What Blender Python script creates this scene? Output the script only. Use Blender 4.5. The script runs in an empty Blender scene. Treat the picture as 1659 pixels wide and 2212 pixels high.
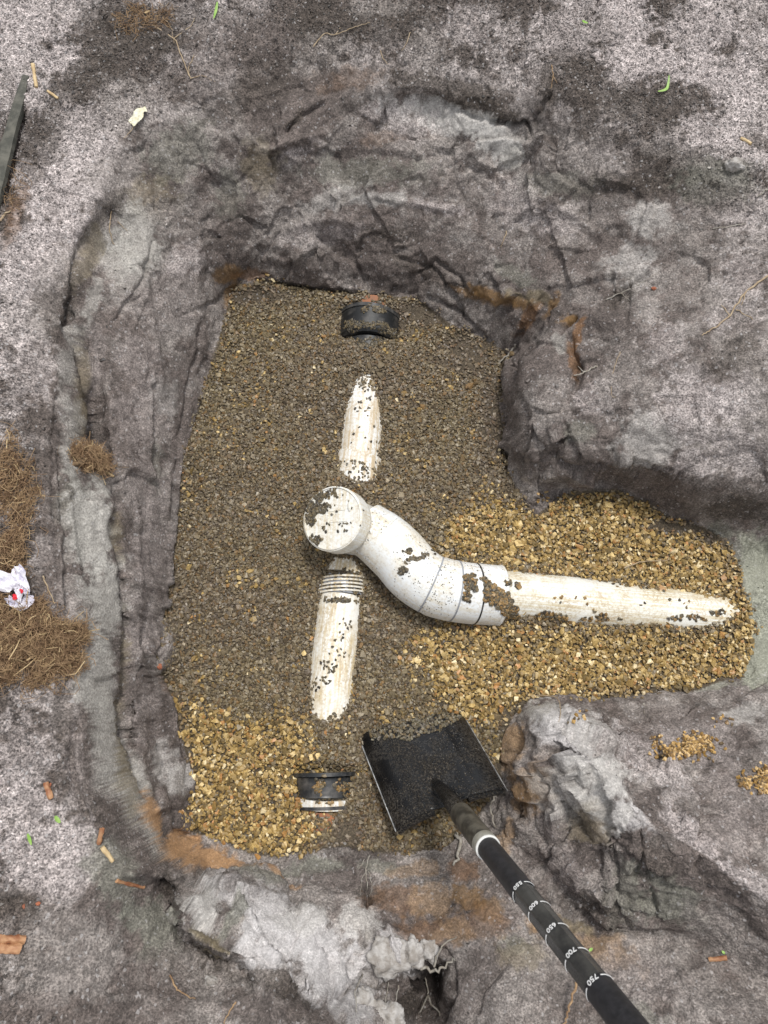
import bpy, math, random
import numpy as np
from mathutils import Vector, Matrix
from mathutils.bvhtree import BVHTree
random.seed(7); rng = np.random.default_rng(7)
SC = bpy.context.scene
# ------------------------------------------------------------------ camera
HC = 1.6; TILT = math.radians(18); FPX = 26/36*2212
cam_d = bpy.data.cameras.new('camera'); cam = bpy.data.objects.new('camera', cam_d)
SC.collection.objects.link(cam)
cam.location = (0, 0, HC); cam.rotation_euler = (TILT, 0, 0)
cam_d.sensor_fit = 'VERTICAL'; cam_d.sensor_height = 36; cam_d.sensor_width = 27; cam_d.lens = 26
cam_d.clip_start = 0.02; cam_d.clip_end = 500
cam_d.dof.use_dof = True; cam_d.dof.focus_distance = 1.62; cam_d.dof.aperture_fstop = 11
SC.camera = cam
# ------------------------------------------------------------------ light
world = bpy.data.worlds.new("World"); SC.world = world; world.use_nodes = True
wn = world.node_tree; bg = wn.nodes['Background']
SUN_EL, SUN_AZ = math.radians(72), math.radians(25)      # azimuth measured from +y towards +x
sky = wn.nodes.new('ShaderNodeTexSky'); sky.sky_type = 'NISHITA'; sky.sun_disc = False
sky.sun_elevation = SUN_EL; sky.sun_rotation = SUN_AZ
hs = wn.nodes.new('ShaderNodeHueSaturation'); hs.inputs['Saturation'].default_value = 0.12
wn.links.new(sky.outputs[0], hs.inputs['Color']); wn.links.new(hs.outputs[0], bg.inputs['Color'])
bg.inputs['Strength'].default_value = 0.12
sl = bpy.data.lights.new('sun', 'SUN'); sl.energy = 1.5; sl.angle = math.radians(10); sl.color = (1, .97, .92)
so = bpy.data.objects.new('sun', sl); SC.collection.objects.link(so)
sd = Vector((math.sin(SUN_AZ)*math.cos(SUN_EL), math.cos(SUN_AZ)*math.cos(SUN_EL), math.sin(SUN_EL)))
so.rotation_euler = sd.to_track_quat('Z', 'Y').to_euler()
SC.view_settings.view_transform = 'Standard'; SC.view_settings.look = 'None'
SC.view_settings.gamma = 1; SC.view_settings.exposure = 0.78
# ------------------------------------------------------------------ projection helpers (photo seen at 1659 x 2212)
cT, sT = math.cos(TILT), math.sin(TILT)
def ray(px, py):
    x = (px-829.5)/FPX; y = -(py-1106)/FPX
    return Vector((x, sT + y*cT, -cT + y*sT))
def P(px, py, z=0.0):
    d = ray(px, py); t = (z-HC)/d.z
    return Vector((0, 0, HC)) + d*t
def PD(px, py, D): return Vector((0, 0, HC)) + ray(px, py)*D
def proj(x, y, z):
    dz = z-HC; dep = y*sT - dz*cT; up = y*cT + dz*sT
    dep = np.maximum(dep, 1e-3)
    return 829.5 + x/dep*FPX, 1106 - up/dep*FPX
# ------------------------------------------------------------------ noise
def _h(ix, iy, iz, s):
    with np.errstate(over='ignore'):
        n = (ix.astype(np.uint32)*np.uint32(374761393) + iy.astype(np.uint32)*np.uint32(668265263)
             + iz.astype(np.uint32)*np.uint32(2147483647) + np.uint32(s*974711 & 0xffffffff))
        n = (n ^ (n >> np.uint32(13)))*np.uint32(1274126177)
        n = n ^ (n >> np.uint32(16))
        n = (n*np.uint32(2246822519)); n = n ^ (n >> np.uint32(15))
    return (n & np.uint32(0xffffff)).astype(np.float32)/16777215.0
def vnoise(p, scale, seed=0):
    q = p*scale; i = np.floor(q).astype(np.int64); f = (q-i).astype(np.float32); f = f*f*(3-2*f)
    i = i + 100000
    r = 0
    for a in (0, 1):
        wa = f[:, 0] if a else 1-f[:, 0]
        for b in (0, 1):
            wb = f[:, 1] if b else 1-f[:, 1]
            for c in (0, 1):
                wc = f[:, 2] if c else 1-f[:, 2]
                r = r + wa*wb*wc*_h(i[:, 0]+a, i[:, 1]+b, i[:, 2]+c, seed)
    return r*2-1
def fbm(p, scale, octv=3, seed=0, gain=.5):
    r = 0; a = 1; t = 0
    for k in range(octv):
        r = r + a*vnoise(p, scale*2.03**k, seed+k*17); t += a; a *= gain
    return r/t
def lin(c):
    c = np.array(c, float)/255
    return np.where(c < .04045, c/12.92, ((c+.055)/1.055)**2.4)
def sstep(x): x = np.clip(x, 0, 1); return x*x*(3-2*x)
def inpoly(px, py, poly):
    r = np.zeros(px.shape, bool); n = len(poly)
    for k in range(n):
        x0, y0 = poly[k]; x1, y1 = poly[(k+1) % n]
        c = ((y0 > py) != (y1 > py)) & (px < (x1-x0)*(py-y0)/((y1-y0) or 1e-9)+x0)
        r ^= c
    return r
# ------------------------------------------------------------------ terrain : control lines (pixel x, pixel y, height)
TOE = [(510,618),(560,606),(620,612),(700,625),(770,638),(850,645),(920,655),(960,690),(1000,715),(1060,740),(1098,765),
 (1085,800),(1082,880),(1085,960),(1100,1020),(1130,1080),(1160,1112),(1195,1085),(1240,1062),(1330,1060),(1400,1085),
 (1450,1118),(1520,1138),(1565,1168),(1592,1215),(1606,1290),(1640,1350),(1622,1400),(1606,1455),(1500,1492),(1400,1505),(1300,1512),(1200,1508),
 (1140,1517),(1105,1555),(1085,1600),(1080,1690),(1020,1780),(960,1832),(880,1842),(800,1838),(740,1826),(660,1838),(580,1848),
 (540,1842),(480,1817),(400,1792),(380,1755),(415,1738),(422,1690),(395,1610),(372,1520),(348,1465),(340,1400),(352,1330),
 (370,1200),(380,1100),(395,1000),(422,900),(455,800),(482,700),(495,650)]
LINES = []
def L(z, pts): LINES.append([(a[0], a[1], a[2] if len(a) > 2 else z) for a in pts])
L(.006, TOE+TOE[:1])
for off in (1,): pass
L(0, [(560,660),(640,680),(700,660)]); L(0, [(900,720),(1000,770),(1050,820),(1050,1000)])
L(0, [(520,700),(470,900),(430,1100),(410,1300),(420,1450)]); L(0, [(560,720),(600,1000),(560,1300),(560,1600),(480,1700),(520,1790),(640,1800)])
L(0, [(930,800),(950,1000),(1050,1120),(1200,1180),(1500,1230),(1600,1300)]); L(0, [(870,1380),(850,1500),(1000,1480),(1300,1440),(1590,1400)])
L(-.02, [(1700,1250,0),(1900,1300,0),(2150,1330,0)]); L(-.01,[(1640,1180),(1659,1300)])
# top wall
L(.04, [(500,598,.05),(600,588,.04),(700,600,.03),(800,618,.03),(900,628,.04),(980,665,.04),(1060,700,.05),(1110,720,.07)])
L(.1, [(470,560,.13),(560,555,.08),(680,565,.07),(800,570,.075),(900,580,.085),(1000,610,.1),(1100,640,.14),(1180,650,.17)])
L(.2, [(460,420,.19),(600,430,.17),(750,450,.165),(900,440,.17),(1000,470,.18),(1150,520,.2),(1250,600,.215)])
L(.28, [(420,300,.29),(560,290,.27),(700,260,.27),(830,225,.29)])
L(.27, [(840,235,.29),(960,232,.295),(1060,262,.295),(1120,300,.285),(1150,340,.26),(1145,362,.25)])
L(.24, [(900,330,.245),(1020,350,.245),(1100,385,.225)])
L(.33, [(800,190,.33),(900,190,.34),(1010,205,.33),(1090,250,.325),(1150,268,.315),(1185,255,.325)])
L(.37, [(280,280,.34),(400,180,.355),(560,110,.365),(760,70,.375),(1000,60,.38),(1150,110,.385),(1220,180,.38),(1330,260,.375),(1480,320,.38),(1659,350,.39)])
L(.4, [(0,-30,.4),(400,-60,.4),(900,-60,.41),(1659,-60,.42)])
L(.385, [(100,250,.375),(300,120,.385),(600,20,.39),(900,0,.39)]); L(.4, [(1400,100),(1659,200)])
L(.31, [(1200,330,.31),(1350,400,.32),(1500,450,.33),(1659,480,.345)])
L(.27, [(1250,480,.25),(1400,560,.27),(1550,600,.3),(1659,640,.33)])
# left wall
L(.36, [(0,500,.38),(0,900,.38),(0,1300,.365),(0,1700,.37),(0,2212,.38),(0,2400,.38)])
L(.33, [(250,320,.34),(190,460,.33),(150,600,.325),(125,750,.325),(120,900,.325),(135,1100,.325),(150,1300,.33),(160,1500,.33),(200,1700,.335),(280,1880,.34),(400,2050,.345),(560,2150,.35),(700,2212,.35),(800,2400,.36)])
L(.26, [(250,470,.27),(215,560,.24),(180,700,.225),(200,850,.2),(215,950,.19),(240,1030,.21),(248,1100,.235),(250,1200,.24),(262,1330,.25),(256,1450,.245),(262,1560,.235),(285,1680,.215),(330,1790,.195),(366,1875,.185),(385,1970,.21),(470,2040,.24),(560,2100,.265),(690,2145,.28),(745,2212,.32),(790,2400,.32)])
L(.17, [(320,500,.24),(270,620,.23),(240,720,.225),(232,850,.215),(238,930,.205),(270,1010,.19),(285,1100,.175),(282,1200,.165),(288,1330,.15),(282,1450,.14),(290,1560,.13),(312,1680,.11),(350,1780,.09),(375,1830,.085)])
L(.12, [(400,560,.17),(350,700,.15),(310,850,.14),(310,1000,.13),(325,1150,.12),(322,1300,.1),(305,1430,.09),(330,1560,.07),(340,1650,.055),(365,1735,.04)])
L(.05, [(478,620,.06),(450,720,.05),(425,820,.04),(398,930,.04),(375,1050,.035),(362,1180,.03),(345,1320,.03)])
# near wall and pale slab
L(.06, [(400,1820,.04),(480,1850,.04),(560,1880,.05),(650,1880,.04),(740,1870,.035),(820,1880,.04),(900,1880,.04),(980,1870,.03)])
L(.09, [(385,1890,.09),(480,1900,.09),(600,1920,.09),(720,1930,.08),(800,1960,.075),(830,1930,.05),(900,1960,.09),(1010,1950,.09)])
L(.14, [(420,1975,.13),(520,2030,.135),(600,2070,.15),(700,2100,.16),(780,2090,.15),(860,2060,.14)])
L(.19, [(740,2140,.19),(790,2200,.22),(850,2300,.25)])
L(-.02, [(880,2120,.02),(910,2100,-.04),(935,2090,-.04),(950,2130,-.02),(920,2160,-.02),(880,2212,.05)])
L(.13, [(800,2120,.13),(860,2070,.13),(920,2060,.12),(975,2060,.13),(985,2120,.13),(975,2200,.16)])
L(.16, [(1050,2000,.13),(1120,2080,.16),(1060,2160,.17),(1150,2212,.22),(1200,2400,.28)])
# right wedge
L(.13, [(1150,1528,.11),(1190,1560,.17),(1240,1610,.22),(1300,1670,.26),(1340,1720,.285),(1400,1770,.3),(1480,1830,.31),(1560,1885,.32),(1659,1945,.33),(1900,2060,.35)])
L(.05, [(1112,1570,.04),(1100,1620,.05),(1110,1700,.06),(1120,1770,.07),(1135,1850,.08)])
L(.09, [(1135,1850,.09),(1200,1925,.1),(1280,1985,.12),(1370,2012,.14),(1480,2040,.17),(1600,2085,.21),(1659,2110,.23),(1850,2212,.27)])
L(.2, [(1170,1700,.14),(1230,1800,.16),(1290,1880,.19),(1380,1920,.23)])
L(.3, [(1300,1850,.235),(1330,1790,.27),(1385,1800,.285)])
L(.1, [(1250,1540,.07),(1400,1600,.12),(1500,1650,.16),(1600,1720,.21),(1659,1740,.22)])
L(.05, [(1300,1530,.03),(1450,1520,.045),(1550,1500,.05),(1659,1485,.05),(1900,1520,.05)])
L(.12, [(1500,1560,.1),(1659,1580,.13),(1900,1650,.2)])
L(.22, [(1250,2090,.17),(1400,2130,.21),(1550,2180,.27),(1659,2212,.3)]); L(.3, [(1200,2400),(1659,2400)])
# upper right block
L(.2, [(1125,770,.17),(1128,850,.175),(1128,930,.165),(1140,990,.13),(1165,1025,.09)])
L(.23, [(1180,760,.205),(1170,850,.2),(1180,930,.185),(1230,975,.16),(1320,985,.16),(1420,1005,.17),(1500,1030,.17),(1659,1060,.2)])
L(.1, [(1180,1070,.02),(1230,1042,.05),(1330,1035,.06),(1410,1045,.08),(1480,1085,.08),(1659,1115,.09)])
L(.05, [(1500,1120,.035),(1600,1140,.04),(1659,1160,.05),(1900,1190,.1)])
L(.27, [(1300,800,.235),(1400,880,.23),(1520,920,.25),(1659,950,.27),(1850,950,.32)])
L(.29, [(1300,680,.25),(1450,720,.28),(1659,760,.32)])
# --- solve grid
GX0, GX1, GY0, GY1, GS = -1.4, 1.4, -.85, 2.15, .007
nx = int((GX1-GX0)/GS)+1; ny = int((GY1-GY0)/GS)+1
Z = np.zeros((ny, nx)); Wt = np.zeros((ny, nx))
for ln in LINES:
    w = [P(*a) for a in ln]
    for a, b in zip(w[:-1], w[1:]):
        n = max(2, int((b-a).length/.003))
        for k in range(n):
            q = a.lerp(b, k/(n-1))
            i = int(round((q.x-GX0)/GS)); j = int(round((q.y-GY0)/GS))
            if 0 <= i < nx and 0 <= j < ny: Z[j, i] += q.z; Wt[j, i] += 1
for j in range(ny):
    for i in (0, nx-1):
        y = GY0+j*GS; z = .4
        if i and .05 < y < .42: z = .0
        elif i and -.05 < y < .52: z = .2
        Z[j, i] = z; Wt[j, i] = 1
Z[0, :] = .38; Z[-1, :] = .42; Wt[0, :] = 1; Wt[-1, :] = 1
M = Wt > 0; Z[M] /= Wt[M]
def solve(Z, M):
    ny, nx = Z.shape
    if min(nx, ny) < 12:
        U = np.where(M, Z, Z[M].mean() if M.any() else .2); it = 200
    else:
        h, w = (ny+1)//2, (nx+1)//2
        Zc = np.zeros((h, w)); Mc = np.zeros((h, w))
        for a in (0, 1):
            for b in (0, 1):
                s = Z[a::2, b::2]; m = M[a::2, b::2]
                Zc[:s.shape[0], :s.shape[1]] += s*m; Mc[:s.shape[0], :s.shape[1]] += m
        Mk = Mc > 0; Zc[Mk] /= Mc[Mk]
        Uc = solve(Zc, Mk)
        U = np.repeat(np.repeat(Uc, 2, 0), 2, 1)[:ny, :nx]; U = np.where(M, Z, U); it = 90
    for _ in range(it):
        V = np.pad(U, 1, mode='edge')
        V = (V[:-2, 1:-1]+V[2:, 1:-1]+V[1:-1, :-2]+V[1:-1, 2:])/4
        U = np.where(M, Z, V)
    return U
U = solve(Z, M)
for _ in range(2):
    V = np.pad(U, 1, mode='edge'); U = (V[:-2, 1:-1]+V[2:, 1:-1]+V[1:-1, :-2]+V[1:-1, 2:]+2*U)/6
def base_z(x, y):
    fx = np.clip((x-GX0)/GS, 0, nx-1.001); fy = np.clip((y-GY0)/GS, 0, ny-1.001)
    i = fx.astype(int); j = fy.astype(int); u = fx-i; v = fy-j
    return (U[j, i]*(1-u)*(1-v)+U[j, i+1]*u*(1-v)+U[j+1, i]*(1-u)*v+U[j+1, i+1]*u*v)
# ------------------------------------------------------------------ drain pipe centre lines (pixel x, y, axis height, radius, visible half width)
AX = [(806,655,-.03,.058,-1),(803,668,-.030,.058,.016),(801,690,-.026,.078,.074),(795,745,-.026,.078,.072),(794,775,-.03,.058,.02),(792,800,-.032,.055,-1),
 (791,818,-.032,.055,-1),(789,845,-.029,.055,.026),(786,885,-.026,.055,.042),(782,940,-.024,.055,.047),(776,1000,-.024,.055,.045),(770,1040,-.024,.06,.04),(764,1065,-.03,.06,-1),
 (750,1205,-.035,.06,-1),(744,1235,-.03,.06,.033),(741,1262,-.027,.062,.05),(738,1292,-.027,.056,.046),(731,1350,-.026,.055,.049),(723,1420,-.026,.055,.049),
 (716,1500,-.026,.055,.045),(711,1545,-.028,.055,.034),(708,1572,-.03,.055,-1),(706,1595,-.032,.055,-1),(705,1615,-.028,.055,.014),(704,1632,-.032,.055,-1),(704,1645,-.032,.055,-1),(703,1668,-.022,.07,.064),(702,1720,-.022,.07,.056),
 (701,1745,-.03,.064,.04),(700,1758,-.032,.055,.022),(698,1785,-.032,.055,.015),(697,1805,-.034,.055,-1),(692,1860,-.034,.055,-1)]
BR = [(1078,1283,.01,.055,.046),(1140,1290,.004,.055,.046),(1220,1298,-.002,.055,.052),(1300,1307,-.012,.055,.050),(1400,1316,-.02,.055,.045),(1480,1322,-.024,.055,.042),
 (1540,1326,-.028,.055,.036),(1580,1330,-.032,.055,.02),(1600,1333,-.036,.055,-1),(1700,1340,-.045,.055,-1)]
def path(a, n=14):
    out = []
    for p, q in zip(a[:-1], a[1:]):
        A = P(*p[:3]); B = P(*q[:3])
        for k in range(n):
            t = k/n; w0 = p[4]; w1 = q[4]
            out.append((*A.lerp(B, t), p[3]+(q[3]-p[3])*t, w0+(w1-w0)*t if (w0 >= 0 and w1 >= 0) else (w0 if t < .5 else w1)))
    out.append((*P(*a[-1][:3]), a[-1][3], a[-1][4])); return np.array(out)
PA, PB = path(AX), path(BR)
def gravel_z(x, y, z0):
    """height of the gravel bed: z0 raised or lowered beside and over the buried pipes"""
    z = z0.copy()
    for PP in (PA, PB):
        HT = PP[:, 2]+np.where(PP[:, 4] > 0, np.sqrt(np.maximum(PP[:, 3]**2-PP[:, 4]**2, 0)), PP[:, 3]+.004)
        arc = np.concatenate([[0], np.cumsum(np.hypot(np.diff(PP[:, 0]), np.diff(PP[:, 1])))])
        K = np.exp(-((arc[:, None]-arc[None])/.011)**2); HT = (K*HT[None]).sum(1)/K.sum(1)
        m = (x > PP[:, 0].min()-.25) & (x < PP[:, 0].max()+.25) & (y > PP[:, 1].min()-.25) & (y < PP[:, 1].max()+.25)
        idx = np.nonzero(m)[0]
        for s in range(0, len(idx), 40000):
            ii = idx[s:s+40000]
            d2 = (x[ii, None]-PP[None, :, 0])**2+(y[ii, None]-PP[None, :, 1])**2
            k = d2.argmin(1); d = np.sqrt(d2[np.arange(len(ii)), k])
            ht = HT[k]
            wgt = np.exp(-(np.maximum(d-.03, 0)/.055)**2)
            z[ii] = z[ii]*(1-wgt)+ht*wgt
    return z
# ------------------------------------------------------------------ terrain mesh
def axis(a, b, s, far):
    c = list(np.arange(a, b+s/2, s)); lo = []; hi = []; st = s
    v = a
    while v > -far: st *= 1.09; v -= st; lo.append(v)
    st = s; v = c[-1]
    while v < far: st *= 1.09; v += st; hi.append(v)
    return np.array(lo[::-1]+c+hi)
xs = axis(-1.08, 1.06, .0025, 60); ys = axis(-.50, 1.60, .0025, 60)
X, Y = np.meshgrid(xs, ys); NY, NX = X.shape
x = X.ravel(); y = Y.ravel()
p2 = np.stack([x, y, 0*x], 1)
wx = .013*fbm(p2, 13, 2, 3)+.0025*fbm(p2, 45, 2, 5); wy = .013*fbm(p2, 13, 2, 8)+.0025*fbm(p2, 45, 2, 11)
zb = base_z(x+wx, y+wy)
far = sstep((np.maximum(np.abs(x)-1.3, np.abs(y-.6)-1.5))/1.2); zb = zb*(1-far)+.42*far + far*.1*fbm(p2, .6, 2, 90)
px, py = proj(x, y, zb)
ingr = inpoly(*proj(x, y, zb), TOE)
floor = (zb < .03)
gz = gravel_z(x, y, zb)
nearfloor = sstep((.05-zb)/.03)
z = zb*(1-nearfloor)+gz*nearfloor+nearfloor*(.006*fbm(p2, 5, 2, 601)+.003*fbm(p2, 16, 2, 603))
# normals
def normals(x, y, z):
    Zg = z.reshape(NY, NX)
    gy = np.gradient(Zg, ys, axis=0); gx = np.gradient(Zg, xs, axis=1)
    n = np.stack([-gx.ravel(), -gy.ravel(), np.ones(NX*NY)], 1)
    return n/np.linalg.norm(n, axis=1)[:, None]
Nn = normals(x, y, z)
slope = 1-Nn[:, 2]
p3 = np.stack([x, y, z], 1)
# colours (display sRGB the surface should reach), grain 0-1, roughness of relief
COL = dict(L=((187,179,179),.95,1), M=((142,136,133),.7,.8), D=((78,71,66),.8,.9), G=((122,122,114),.5,.6), S=((170,168,164),.35,.5),
           Q=((190,188,186),.3,.6), P=((138,130,128),.65,.8), O=((126,98,62),.3,.6), K=((122,112,92),.3,.5), N=((172,138,104),.3,.3),
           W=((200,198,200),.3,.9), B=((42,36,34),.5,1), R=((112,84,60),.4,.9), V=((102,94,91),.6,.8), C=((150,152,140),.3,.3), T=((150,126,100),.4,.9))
def alb(k): return lin(COL[k][0])*.86*np.array([1.03, 1.01, .98])
big = fbm(p3, 5, 4, 21, .6); med = fbm(p3, 22, 3, 31, .6); fin = fbm(p3, 120, 2, 41)
t = sstep(.52+1.5*big+1.1*med+.5*fin)[:, None]
col = alb('V')*(1-t)+alb('M')*t
grain = .62+0*x; relief = .8+0*x
hi = sstep((z-.29)/.08)
col = col*(1-.55*hi[:, None]) + .55*hi[:, None]*(alb('L')*t+alb('D')*(1-t)); grain = np.maximum(grain, hi)
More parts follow.
